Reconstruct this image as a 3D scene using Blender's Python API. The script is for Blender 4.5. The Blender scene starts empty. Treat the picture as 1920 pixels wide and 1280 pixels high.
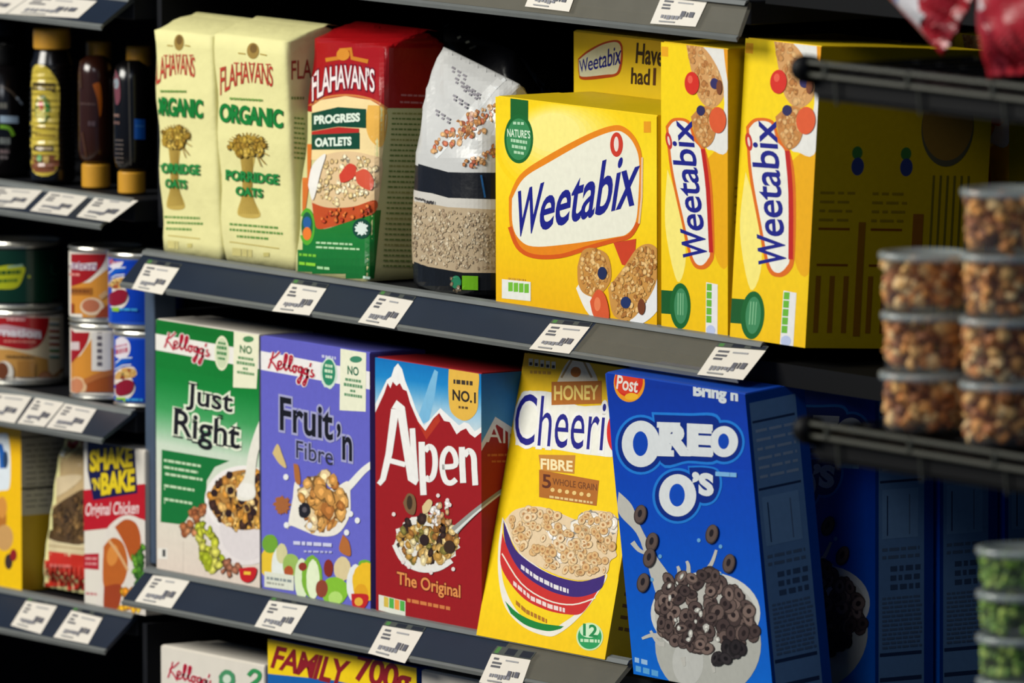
import bpy, bmesh, math, random
from mathutils import Vector as V, Matrix
from mathutils.bvhtree import BVHTree
SC = bpy.context.scene
COL = SC.collection
R = math.radians

# ---------------------------------------------------------------- camera, world, lights, exposure
FPX, TH, PH, RO = 22437.0, R(57), 0.10157, -0.00245
st, ct, sp, cp = math.sin(TH), math.cos(TH), math.sin(PH), math.cos(PH)
FW = V((-st*cp, ct*cp, -sp)); _r = V((ct, st, 0)); _u = _r.cross(FW)
RT = _r*math.cos(RO)+_u*math.sin(RO); UP = RT.cross(FW)
CAM = -(FW+RT*((1240-960)/FPX)-UP*((612-640)/FPX))*(FPX/2100.0)
cd = bpy.data.cameras.new('camera'); co = bpy.data.objects.new('camera', cd); COL.objects.link(co)
co.matrix_world = Matrix(((RT.x, UP.x, -FW.x, CAM.x), (RT.y, UP.y, -FW.y, CAM.y), (RT.z, UP.z, -FW.z, CAM.z), (0, 0, 0, 1)))
cd.sensor_width = 36; cd.lens = FPX/1920*36; cd.clip_end = 100; cd.clip_start = .5
cd.dof.use_dof = True; cd.dof.focus_distance = (V((-.12, 0, -.1))-CAM).dot(FW); cd.dof.aperture_fstop = 9
SC.camera = co
SC.view_settings.view_transform = 'Standard'; SC.view_settings.look = 'None'; SC.view_settings.gamma = 1
SC.view_settings.use_curve_mapping = False; SC.view_settings.exposure = 0.0
w = bpy.data.worlds.new('world'); SC.world = w; w.use_nodes = True
w.node_tree.nodes['Background'].inputs[0].default_value = (.34, .58, 1, 1)
w.node_tree.nodes['Background'].inputs[1].default_value = 0.15
def area(name, loc, at, sx, sy, e, col=(1, 1, 1)):
    l = bpy.data.lights.new(name, 'AREA'); l.shape = 'RECTANGLE'; l.size = sx; l.size_y = sy; l.energy = e; l.color = col
    o = bpy.data.objects.new(name, l); COL.objects.link(o); o.location = loc
    o.rotation_euler = (V(at)-V(loc)).to_track_quat('-Z', 'Y').to_euler(); return o
area('aisle_light', (-1.4, -2.9, 1.75), (-.25, 0, -.15), 2.2, 1.3, 170, (1, .97, .88))
area('right_aisle_light', (1.9, -2.6, 2.1), (.1, 0, -.2), 1.2, .7, 17, (.95, .97, 1))

# ---------------------------------------------------------------- pixel <-> world
def ray(px, py): return FW+RT*((px-960)/FPX)-UP*((py-640)/FPX)
def proj(P):
    v = V(P)-CAM; z = v.dot(FW); return (960+FPX*v.dot(RT)/z, 640-FPX*v.dot(UP)/z)
def at(px, py, y=0.0):
    d = ray(px, py); return CAM+d*((y-CAM.y)/d.y)

# ---------------------------------------------------------------- materials
def lin(c):
    return tuple(((x/255)/12.92 if x <= 10 else ((x/255+.055)/1.055)**2.4) for x in c)
def mat(name, col, rough=.5, metal=0, bump=.0, bscale=60, var=.12, spec=.4, attr=False, alpha=1.0, coat=0):
    m = bpy.data.materials.new(name); m.use_nodes = True; nt = m.node_tree; N = nt.nodes; L = nt.links
    b = N['Principled BSDF']; b.inputs['Roughness'].default_value = rough; b.inputs['Metallic'].default_value = metal
    b.inputs['Specular IOR Level'].default_value = spec; b.inputs['Coat Weight'].default_value = coat
    tc = N.new('ShaderNodeTexCoord'); nz = N.new('ShaderNodeTexNoise'); nz.inputs['Scale'].default_value = bscale; nz.inputs['Detail'].default_value = 4
    L.new(tc.outputs['Object'], nz.inputs['Vector'])
    mx = N.new('ShaderNodeMix'); mx.data_type = 'RGBA'; mx.blend_type = 'MULTIPLY'; mx.inputs[0].default_value = 1
    rp = N.new('ShaderNodeMapRange'); rp.inputs[3].default_value = 1-var; rp.inputs[4].default_value = 1+var
    L.new(nz.outputs['Fac'], rp.inputs[0]); L.new(rp.outputs[0], mx.inputs[7])
    if attr:
        a = N.new('ShaderNodeAttribute'); a.attribute_name = 'Col'; L.new(a.outputs['Color'], mx.inputs[6])
    else:
        mx.inputs[6].default_value = (*lin(col), 1)
    L.new(mx.outputs[2], b.inputs['Base Color'])
    if bump:
        bp = N.new('ShaderNodeBump'); bp.inputs['Strength'].default_value = bump; bp.inputs['Distance'].default_value = .004
        L.new(nz.outputs['Fac'], bp.inputs['Height']); L.new(bp.outputs[0], b.inputs['Normal'])
    if alpha < 1: b.inputs['Alpha'].default_value = alpha
    return m
PRINT = mat('printed_ink', (0, 0, 0), .45, attr=True, var=.09, bscale=160, spec=.25)
FILM = mat('printed_film', (0, 0, 0), .3, attr=True, var=.08, bscale=45, spec=.4, bump=.25)
PAPER = mat('printed_paper', (0, 0, 0), .7, attr=True, var=.06, bscale=70, spec=.15, bump=.3)
GLOSS = mat('glossy_print', (0, 0, 0), .22, attr=True, var=.06, bscale=90, spec=.5)
M = dict(
 steel=mat('shelf_steel', (20, 21, 25), .6, 0, bump=.05, spec=.15),
 back=mat('back_panel_steel', (8, 7, 8), .85, 0, spec=.05),
 strip=mat('dark_label_channel', (28, 37, 52), .38, 0, var=.2, bscale=25),
 lip=mat('grey_plastic_lip', (105, 108, 106), .4),
 clear=mat('clear_plastic_channel', (124, 120, 106), .25, alpha=.42, spec=.6),
 post=mat('upright_steel', (70, 84, 104), .5, .2),
 black=mat('black_plastic', (7, 7, 8), .55, spec=.12),
 wire=mat('wire_coating', (62, 62, 52), .42, .2),
 yellow=mat('yellow_card', (236, 200, 0), .5, var=.06), blue=mat('blue_card', (8, 70, 175), .5, var=.08),
 white=mat('white_card', (215, 208, 196), .55, var=.05), green=mat('green_card', (14, 112, 40), .5),
 violet=mat('violet_card', (98, 98, 190), .5), crimson=mat('crimson_card', (150, 22, 28), .5),
 gold=mat('gold_cap_plastic', (196, 142, 40), .4, var=.15), darkglass=mat('dark_syrup', (10, 8, 9), .2, spec=.6),
 brown=mat('brown_honey', (44, 20, 12), .18, spec=.6), tin=mat('tin_metal', (200, 198, 188), .3, .85),
 cup=mat('clear_cup_plastic', (225, 225, 225), .12, alpha=.05, spec=.8),
 lid=mat('clear_lid_plastic', (205, 215, 212), .15, alpha=.42, spec=.9),
 nut=mat('walnut_pieces', (0, 0, 0), .6, attr=True, var=.35, bscale=220, bump=.5),
 darkfilm=mat('black_film', (16, 17, 22), .28, bump=.4, bscale=30, spec=.6),
 wall=mat('painted_wall', (60, 60, 64), .8), floor=mat('vinyl_floor', (96, 92, 86), .4),
 redfoil=mat('red_foil', (168, 30, 42), .3, bump=.3, bscale=40),
 cream=mat('cream_paper', (218, 212, 150), .7, var=.05, bump=.35, bscale=45),
)

# ---------------------------------------------------------------- objects
ORG = {}
def thing(name, label, cat, loc, group=None):
    o = bpy.data.objects.new(name, None); COL.objects.link(o); o.empty_display_size = .02
    o.location = loc; ORG[o.name] = V(loc); o['label'] = label; o['category'] = cat
    if group: o['group'] = group
    return o
def root_of(o):
    while o.parent: o = o.parent
    return o
def mesh(name, vs, fs, m, parent=None, smooth=False, cols=None, label=None):
    org = ORG.get(root_of(parent).name, V((0, 0, 0))) if parent else V((0, 0, 0))
    me = bpy.data.meshes.new(name); me.from_pydata([tuple(V(v)-org) for v in vs], [], fs)
    if cols is not None:
        ca = me.color_attributes.new('Col', 'FLOAT_COLOR', 'CORNER'); flat = []
        for p, c in zip(me.polygons, cols):
            for k in range(p.loop_total):
                q = c[k] if isinstance(c, list) else c
                flat += [q[0], q[1], q[2], 1.0]
        ca.data.foreach_set('color', flat)
    if smooth: me.polygons.foreach_set('use_smooth', [True]*len(me.polygons))
    me.materials.append(m); me.update()
    o = bpy.data.objects.new(name, me); COL.objects.link(o)
    if parent: o.parent = parent
    if label: o['label'] = label
    return o
class MB:
    def __init__(s): s.v = []; s.f = []
    def box(s, O, ex, ey, ez):
        n = len(s.v); O, ex, ey, ez = V(O), V(ex), V(ey), V(ez)
        s.v += [O, O+ex, O+ex+ey, O+ey, O+ez, O+ex+ez, O+ex+ey+ez, O+ey+ez]
        s.f += [[n+i for i in q] for q in ((0, 3, 2, 1), (4, 5, 6, 7), (0, 1, 5, 4), (1, 2, 6, 5), (2, 3, 7, 6), (3, 0, 4, 7))]; return s
    def bb(s, a, b): return s.box(a, (b[0]-a[0], 0, 0), (0, b[1]-a[1], 0), (0, 0, b[2]-a[2]))
    def prism(s, prof, x0, x1):          # prof: (y,z) polygon swept along X
        n = len(s.v); k = len(prof)
        s.v += [V((x0, y, z)) for y, z in prof]+[V((x1, y, z)) for y, z in prof]
        s.f += [[n+i, n+(i+1) % k, n+k+(i+1) % k, n+k+i] for i in range(k)]+[[n+i for i in range(k)][::-1], [n+k+i for i in range(k)]]; return s
    def tube(s, a, b, r, seg=10):
        a, b = V(a), V(b); d = (b-a).normalized(); p = d.orthogonal().normalized(); q = d.cross(p); n = len(s.v)
        for c in (a, b): s.v += [c+(p*math.cos(2*math.pi*i/seg)+q*math.sin(2*math.pi*i/seg))*r for i in range(seg)]
        s.f += [[n+i, n+(i+1) % seg, n+seg+(i+1) % seg, n+seg+i] for i in range(seg)]+[[n+i for i in range(seg)][::-1], [n+seg+i for i in range(seg)]]; return s
    def lathe(s, prof, c, seg=48, ribs=None, sq=1.0):
        n = len(s.v); k = len(prof)
        for r, z in prof:
            for i in range(seg):
                a = 2*math.pi*i/seg; s.v.append(V((c[0]+r*math.cos(a), c[1]+r*math.sin(a)*sq, c[2]+z)))
        for j in range(k-1):
            for i in range(seg): s.f.append([n+j*seg+i, n+j*seg+(i+1) % seg, n+(j+1)*seg+(i+1) % seg, n+(j+1)*seg+i])
        s.f.append([n+i for i in range(seg)][::-1]); s.f.append([n+(k-1)*seg+i for i in range(seg)]); return s
    def rings(s, rg):                     # list of equal-length closed rings
        n = len(s.v); k = len(rg[0])
        for r in rg: s.v += [V(p) for p in r]
        for j in range(len(rg)-1):
            for i in range(k): s.f.append([n+j*k+i, n+j*k+(i+1) % k, n+(j+1)*k+(i+1) % k, n+(j+1)*k+i])
        s.f.append([n+i for i in range(k)][::-1]); s.f.append([n+(len(rg)-1)*k+i for i in range(k)]); return s
    def bevel(s, w, seg=2):
        me = bpy.data.meshes.new('t'); me.from_pydata([tuple(v) for v in s.v], [], s.f); bm = bmesh.new(); bm.from_mesh(me)
        bmesh.ops.bevel(bm, geom=bm.edges[:], offset=w, segments=seg, affect='EDGES', clamp_overlap=True)
        s.v = [v.co.copy() for v in bm.verts]; bm.verts.index_update(); s.f = [[v.index for v in f.verts] for f in bm.faces]
        bm.free(); bpy.data.meshes.remove(me); return s
    def build(s, name, m, parent=None, smooth=False, label=None): return mesh(name, s.v, s.f, m, parent, smooth, None, label)

# ---------------------------------------------------------------- printed artwork, drawn on a surface
_tx = {}
def glyph1(txt, bold):
    k = (txt, bold)
    if k not in _tx:
        c = bpy.data.curves.new('t', 'FONT'); c.body = txt; c.size = 1; c.offset = bold; c.resolution_u = 4
        o = bpy.data.objects.new('t', c); COL.objects.link(o)
        e = o.evaluated_get(bpy.context.evaluated_depsgraph_get()); me = e.to_mesh()
        vs = [(v.co.x, v.co.y) for v in me.vertices]; fs = [list(p.vertices) for p in me.polygons]
        e.to_mesh_clear(); bpy.data.objects.remove(o); bpy.data.curves.remove(c); _tx[k] = (vs, fs)
    return _tx[k]
def right(txt): return max(v[0] for v in glyph1(txt, 0)[0])
def glyphs(txt, bold, space):            # each letter filled on its own, so fat letters may overlap
    vs, fs, x = [], [], 0.0
    for ch in txt:
        if ch == ' ': x += (right('i i')-right('ii'))*space; continue
        v, f = glyph1(ch, bold); n = len(vs); vs += [(p[0]+x, p[1]) for p in v]; fs += [[n+i for i in q] for q in f]
        x += (right(ch+ch)-right(ch))*space
    return vs, fs
def sh(poly, a, b, c):                   # keep a*x+b*y+c >= 0
    out = []
    for i in range(len(poly)):
        p, q = poly[i], poly[(i+1) % len(poly)]; dp = a*p[0]+b*p[1]+c; dq = a*q[0]+b*q[1]+c
        if dp >= 0: out.append(p)
        if (dp > 0 > dq) or (dp < 0 < dq):
            t = dp/(dp-dq); out.append((p[0]+(q[0]-p[0])*t, p[1]+(q[1]-p[1])*t))
    return out
def smoothed(pts, n=6):
    o = []; P = [pts[0]]+list(pts)+[pts[-1]]
    for i in range(1, len(P)-2):
        for k in range(n):
            t = k/n; a, b, c, d = P[i-1], P[i], P[i+1], P[i+2]
            o.append(tuple(.5*(2*b[j]+(c[j]-a[j])*t+(2*a[j]-5*b[j]+4*c[j]-d[j])*t*t+(3*b[j]-a[j]-3*c[j]+d[j])*t**3) for j in (0, 1)))
    return o+[pts[-1]]
class Plane:
    def __init__(s, O, N, clip=None): s.O = V(O); s.N = V(N).normalized(); s.clip = clip; s.cell = 0; s.ls = .35
    def hit(s, px, py, lift):
        d = ray(px, py); O = s.O+s.N*(lift*s.ls); return CAM+d*((O-CAM).dot(s.N)/d.dot(s.N))
class Skin:
    def __init__(s, mb, cell=9, clip=None): s.t = BVHTree.FromPolygons([tuple(v) for v in mb.v], mb.f); s.cell = cell; s.clip = clip
    def hit(s, px, py, lift):
        d = ray(px, py).normalized(); h = s.t.ray_cast(CAM, d)
        if h[0] is None: return None
        n = h[1]
        if n.dot(d) > 0: n = -n
        return h[0]-d*(lift/max(.35, -n.dot(d)))
class Art:
    def __init__(s, surf, z=(0, 0, 1), seed=1, lift=.00022):
        s.s = surf; s.ox, s.oy, s.k = z; s.v = []; s.f = []; s.c = []; s.L = lift; s.rnd = random.Random(seed)
    def P(s, x, y): return (s.ox+x/s.k, s.oy+y/s.k)
    def up(s, n=1): s.L += 4e-5*n
    def raw(s, poly, col, lift=None):    # poly in image pixels
        lift = s.L if lift is None else lift
        if s.s.clip:
            cx = sum(p[0] for p in s.s.clip)/len(s.s.clip); cy = sum(p[1] for p in s.s.clip)/len(s.s.clip)
            for i in range(len(s.s.clip)):
                p, q = s.s.clip[i], s.s.clip[(i+1) % len(s.s.clip)]; a, b = -(q[1]-p[1]), q[0]-p[0]; c = -(a*p[0]+b*p[1])
                if a*cx+b*cy+c < 0: a, b, c = -a, -b, -c
                poly = sh(poly, a, b, c)
                if len(poly) < 3: return
        g = s.s.cell
        pieces = [poly]
        if g:
            for ax in (0, 1):
                nw = []
                for p in pieces:
                    lo = min(q[ax] for q in p); hi = max(q[ax] for q in p); i0 = math.floor(lo/g); i1 = math.floor(hi/g)
                    if i0 == i1: nw.append(p); continue
                    for i in range(i0, i1+1):
                        q = sh(p, 1, 0, -i*g) if ax == 0 else sh(p, 0, 1, -i*g)
                        if len(q) > 2: q = sh(q, -1, 0, (i+1)*g) if ax == 0 else sh(q, 0, -1, (i+1)*g)
                        if len(q) > 2: nw.append(q)
                pieces = nw
        for p in pieces:
            h = [s.s.hit(x, y, lift) for x, y in p]
            if any(q is None for q in h): continue
            n = len(s.v); s.v += h; s.f.append(list(range(n, n+len(p)))); s.c.append(col if isinstance(col, list) and len(col) == len(p) else (col[0] if isinstance(col, list) else col))
    def poly(s, pts, col): s.up(); s.raw([s.P(*p) for p in pts], lin(col)); return s
    def rect(s, x0, y0, x1, y1, col, sl=0): d = (x1-x0)*sl; return s.poly([(x0, y0), (x1, y0+d), (x1, y1+d), (x0, y1)], col)
    def ell(s, cx, cy, rx, ry, col, rot=0, a0=0, a1=360, n=40, jit=0):
        c, q = math.cos(R(rot)), math.sin(R(rot)); pts = []
        for i in range(n):
            a = R(a0+(a1-a0)*i/(n if a1-a0 == 360 else n-1)); j = 1+s.rnd.uniform(-jit, jit)
            x, y = rx*math.cos(a)*j, ry*math.sin(a)*j; pts.append((cx+x*c-y*q, cy+x*q+y*c))
        return s.poly(pts, col)
    def curve(s, pts, col, n=5): return s.poly(smoothed(list(pts)+[pts[0]], n)[:-1], col)
    def line(s, pts, wd, col, sm=0, w2=None):
        if sm: pts = smoothed(pts, sm)
        s.up(); n = len(pts); L, Rr = [], []
        for i, p in enumerate(pts):
            a, b = pts[max(0, i-1)], pts[min(n-1, i+1)]; dx, dy = b[0]-a[0], b[1]-a[1]; d = math.hypot(dx, dy) or 1
            ww = (wd+((w2 if w2 is not None else wd)-wd)*i/max(1, n-1))/2
            L.append((p[0]-dy/d*ww, p[1]+dx/d*ww)); Rr.append((p[0]+dy/d*ww, p[1]-dx/d*ww))
        for i in range(n-1): s.raw([s.P(*q) for q in (L[i], L[i+1], Rr[i+1], Rr[i])], lin(col))
        return s
    def grad(s, quad, stops, n=2):       # quad TL,TR,BR,BL ; stops [(t,col)...] from top to bottom
        s.up(); tl, tr, br, bl = [s.P(*p) for p in quad]; f = lambda a, b, t: (a[0]+(b[0]-a[0])*t, a[1]+(b[1]-a[1])*t)
        for (t0, c0), (t1, c1) in zip(stops, stops[1:]):
            for i in range(6):
                u0, u1 = t0+(t1-t0)*i/6, t0+(t1-t0)*(i+1)/6; k0, k1 = [tuple(a+(b-a)*w for a, b in zip(c0, c1)) for w in (i/6, (i+1)/6)]
                s.raw([f(tl, bl, u0), f(tr, br, u0), f(tr, br, u1), f(tl, bl, u1)], [lin(k0), lin(k0), lin(k1), lin(k1)])
        return s
    def text(s, txt, x0, y0, x1, y1, h, col, bold=.02, lean=0, out=None, outw=.05, space=1.0, warp=None, base=None):
        vs, fs = glyphs(txt, bold, space); bx0 = min(v[0] for v in vs); bx1 = max(v[0] for v in vs); by0 = min(v[1] for v in vs); by1 = max(v[1] for v in vs)
        for b, c in (((bold+outw, out),) if out else ())+((bold, col),):
            s.up(2); vs, fs = glyphs(txt, b, space); q = []
            for x, y in vs:
                u = (x-bx0)/(bx1-bx0); v = (by1-y)/(by1-by0)
                X, Y = x0+(x1-x0)*u-lean*v, y0+(y1-y0)*u+h*v
                if warp: X, Y = warp(u, v, X, Y)
                q.append(s.P(X, Y))
            for f in fs: s.raw([q[i] for i in f], lin(c), s.L+(f[0] % 5)*2e-6)
        return s
    def script(s, strokes, x0, y0, x1, y1, h, wd, col, lean=0):
        for stv in strokes: s.line([(x0+(x1-x0)*u-lean*v, y0+(y1-y0)*u+h*v) for u, v in stv], wd, col, sm=4)
        return s
    def words(s, x0, y0, x1, h, col, sl=.16, wl=16, gap=4, fill=.85):
        s.up(); x = x0
        while x < x1-2:
            l = min(x1-x, wl*s.rnd.uniform(.5, 1.4)); y = y0+(x-x0)*sl; s.raw([s.P(*p) for p in ((x, y), (x+l, y+l*sl), (x+l, y+l*sl+h*fill), (x, y+h*fill))], lin(col)); x += l+gap
        return s
    def inside(s, x, y, reg):
        c = False
        for i in range(len(reg)):
            (xi, yi), (xj, yj) = reg[i], reg[i-1]
            if (yi > y) != (yj > y) and x < (xj-xi)*(y-yi)/(yj-yi)+xi: c = not c
        return c
    def blobs(s, reg, n, r0, r1, cols, asp=.75, kind='blob', hole=(60, 40, 30), ed=.6, hi=1.18):
        s.up(3); xs = [p[0] for p in reg]; ys = [p[1] for p in reg]; k = 0; t = 0
        while k < n and t < n*30:
            t += 1; x = s.rnd.uniform(min(xs), max(xs)); y = s.rnd.uniform(min(ys), max(ys))
            if not s.inside(x, y, reg): continue
            r = s.rnd.uniform(r0, r1); a = s.rnd.uniform(0, 6.28); e = s.rnd.uniform(.55, 1); m = 12 if kind == 'ring' else 8; c = s.rnd.choice(cols); pts = []
            def el(rr, jt):
                o = []
                for i in range(m):
                    b = 2*math.pi*i/m; j = 1+s.rnd.uniform(-jt, jt); u, v = rr*math.cos(b)*j, rr*e*math.sin(b)*j
                    o.append(s.P(x+(u*math.cos(a)-v*math.sin(a))*asp, y+u*math.sin(a)+v*math.cos(a)))
                return o
            lf = s.L+(k % 40)*1.6e-5
            if kind == 'ring':
                s.raw(el(r*1.16, .03), lin(tuple(q*min(.9, ed+.08) for q in c)), lf); s.raw(el(r, .04), lin(c), lf+4e-6); s.raw(el(r*.42, .06), lin(hole), lf+8e-6)
            else:
                s.raw(el(r*1.12, .2), lin(tuple(q*ed for q in c)), lf); s.raw(el(r, .22), lin(c), lf+4e-6)
                s.raw(el(r*.45, .2), lin(tuple(min(255, q*hi+(hi-1)*40) for q in c)), lf+8e-6)
            k += 1
        s.L += 7e-4; return s
    def reset(s, lift): s.L = lift; return s
    def build(s, name, parent, m=None, label=None):
        if not s.f: return None
        return mesh(name, s.v, s.f, m or PRINT, parent, False, s.c, label)
def ellreg(cx, cy, rx, ry, a0=0, a1=360, n=28): return [(cx+rx*math.cos(R(a0+(a1-a0)*i/n)), cy+ry*math.sin(R(a0+(a1-a0)*i/n))) for i in range(n+1)]

# ---------------------------------------------------------------- shelving
ZL = -.305                                # lower shelf of the cereal bay
def struct(name, mb, m): o = mb.build(name, m); o['kind'] = 'structure'; return o
struct('floor', MB().bb((-3.5, -5, -1.3), (3, .9, -1.25)), M['floor'])
struct('wall_back', MB().bb((-3.5, .72, -1.25), (3, .8, 1.6)), M['wall'])
struct('ceiling', MB().bb((-3.5, -.1, 1.55), (3, .9, 1.6)), M['wall'])
strips = {}
def shelf(label, key, x0, x1, z, dy, dz, xdark=None, depth=.46, xdeck=None):
    """a deck with a sloping label channel along its front; the slope drops dz while it comes out dy"""
    d = thing('shelf', label, 'shelf', (x0, depth-.002, z-.022), 'shelves of the bays'); MB().bb((x0, .001, z-.022), (xdeck or x1, depth-.002, z-.001)).bevel(.001, 1).build('deck', M['steel'], d)
    xd = x1 if xdark is None else xdark
    pr = [(0, z-.001), (-dy, z-dz), (-dy+.003, z-dz-.002), (.003, z-.004)]
    MB().prism(pr, x0, xd).build('label_channel', M['strip'], d)
    if xd < x1: MB().prism(pr, xd, x1).build('clear_label_channel', M['clear'], d, label='clear plastic end of the label channel')
    MB().prism([(-dy+.001, z-dz-.0003), (-dy-.0022, z-dz-.0026), (-dy-.0008, z-dz-.0062), (-dy+.002, z-dz-.002)], x0, x1).build('channel_lip', M['lip'], d)
    MB().prism([(.001, z+.0012), (-.0035, z-.0005), (-.0055, z-.0042), (-.001, z-.0012)], x0, x1).build('channel_rim', M['lip'], d)
    strips[key] = Plane((0, 0, z-.001), (0, -dz, dy)); strips[key].ls = 1; return d
XA, XB = -.892, .166
bay = thing('shelving_bay', 'dark steel shelving bay holding the cereal boxes and oat bags', 'shelving', (XA, .46, -1.25), 'shelving bays')
zu = at(1217, 47, -.012).z+.03
shelf('shelf at the top edge of the photo, above the oat bags', 'up', XA+.006, at(1405, 60).x, zu, .012, .030, -.42)
shelf('middle shelf carrying the oat bags and yellow biscuit boxes', 'mid', XA+.006, .165, 0, .028, .0285, -.10, xdeck=.108)
shelf('shelf carrying the five upright cereal boxes', 'low', XA+.006, -.048, ZL, .028, .0285, -.245, xdeck=-.3085)
shelf('bottom shelf under the white and yellow box tops', 'bot', XA+.006, .30, -.66, .028, .0285)
MB().bb((XA, .46, -1.25), (.8, .475, 1.0)).build('back_panel', M['back'], bay)
MB().bb((XA-.004, .0, -1.25), (XA+.004, .46, -.36)).bb((XA-.004, .02, -.30), (XA+.004, .46, -.06)).bb((XA-.004, .02, .02), (XA+.004, .46, 1.0)).build('side_panel', M['steel'], bay)
MB().bb((XA-.006, .005, ZL+.003), (XA+.012, .03, -.04)).bevel(.001, 1).build('upright', M['post'], bay)
lb = thing('shelving_bay', 'dark shelving bay at the left holding bottles, tins and packets', 'shelving', (-1.6, .46, -1.25), 'shelving bays')
XL1 = XA-.012
z1 = at(259, 375).z; z2 = at(259, 770).z; z3 = at(264, 1152).z; z0 = at(190, -12).z
for k, z, q, lab in (('l0', z0, (.034, .024), 'left bay shelf at the top left photo corner'), ('l1', z1, (.036, .021), 'left bay shelf carrying the syrup bottles'), ('l2', z2, (.036, .024), 'left bay shelf carrying the tins'), ('l3', z3, (.034, .031), 'left bay shelf carrying the chicken coating box'), ('l4', z3-.3, (.034, .031), 'lowest left bay shelf, in the dark below the coating box')):
    shelf(lab, k, -2.3, XL1-.004, z, *q)
MB().bb((-2.3, .46, -1.25), (XA-.008, .475, 1.0)).build('back_panel', M['back'], lb)
rb = thing('shelving_bay', 'black shelving bay in deep shade behind the wire rack', 'shelving', (.32, .46, -1.25), 'shelving bays')
t = thing('shelf', 'black shelf behind the rack under the leaning yellow box', 'shelf', (.5, .45, 0), 'shelves of the bays'); MB().bb((.111, .002, -.037), (.95, .458, -.017)).build('deck', M['black'], t)
t = thing('shelf', 'black shelf behind the rack beside the blue cereal boxes', 'shelf', (.5, .45, 0), 'shelves of the bays'); MB().bb((-.306, .004, ZL-.040), (.95, .458, ZL-.0165)).build('deck', M['black'], t)
t = thing('shelf', 'black shelf at the top, behind the red snack bags', 'shelf', (.5, .45, 0), 'shelves of the bays'); MB().bb((.18, -.01, zu+.0), (.95, .458, zu+.03)).build('deck', M['black'], t)
MB().bb((.805, .46, -1.25), (1.6, .475, 1.0)).build('back_panel', M['back'], rb)
MB().bb((.952, .03, -1.25), (.962, .46, 1.0)).build('side_panel', M['steel'], rb)

# ---------------------------------------------------------------- price labels in the channels
def price_label(key, q, label, head=None, tall=0):
    s = strips[key]; c = [s.hit(*p, .0009) for p in q]; b = [s.hit(*p, .0002) for p in q]
    t = thing('price_label', label, 'price label', c[3], 'price labels in the shelf channels')
    mb = MB(); mb.v = b+c; mb.f = [[3, 2, 1, 0], [4, 5, 6, 7], [0, 1, 5, 4], [1, 2, 6, 5], [2, 3, 7, 6], [3, 0, 4, 7]]
    mb.build('card', M['white'], t)
    a = Art(s, lift=.00115, seed=int(q[0][0]))
    tl, tr, br, bl = q
    def B(u, v):
        x0, y0 = tl[0]+(tr[0]-tl[0])*u, tl[1]+(tr[1]-tl[1])*u; x1, y1 = bl[0]+(br[0]-bl[0])*u, bl[1]+(br[1]-bl[1])*u
        return (x0+(x1-x0)*v, y0+(y1-y0)*v)
    def bar(u0, v0, u1, v1, col): a.poly([B(u0, v0), B(u1, v0), B(u1, v1), B(u0, v1)], col)
    g = a.rnd
    for v in (.1, .24, .36): bar(.1, v, g.uniform(.22, .34), v+.07, (90, 90, 95))
    bar(.40, .12, g.uniform(.6, .85), .17, (150, 150, 152))
    x = .16
    while x < .62: l = g.uniform(.03, .08); bar(x, .64, x+l, .64+g.uniform(.1, .17), (128, 128, 134)); x += l+.02
    for x, l in ((.56, .09), (.68, .03), (.74, .1)): bar(x, .46+g.uniform(-.02, .02), x+l, .66, (92, 92, 100))
    bar(.16, .86, .5, .91, (140, 140, 140))
    a.build('printed_price', t)
    if head:
        h = Art(s, lift=.0006, seed=3); h.poly(head, (70, 74, 70))
        d = lambda u, v: (head[0][0]+(head[1][0]-head[0][0])*u+(head[3][0]-head[0][0])*v, head[0][1]+(head[1][1]-head[0][1])*u+(head[3][1]-head[0][1])*v)
        for u0, u1, cc in ((.04, .14, (70, 120, 60)), (.3, .55, (24, 30, 42)), (.68, .97, (24, 30, 42))): h.poly([d(u0, .1), d(u1, .1), d(u1, .9), d(u0, .9)], cc)
        h.build('header_bar', t, label='dark header bar above the card')
def hd(q, k=8): (x0, y0), (x1, y1) = q[0], q[1]; return [(x0+k*.7, y0-k), (x1+k*.7, y1-k), (x1, y1-1), (x0, y0-1)]
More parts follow.
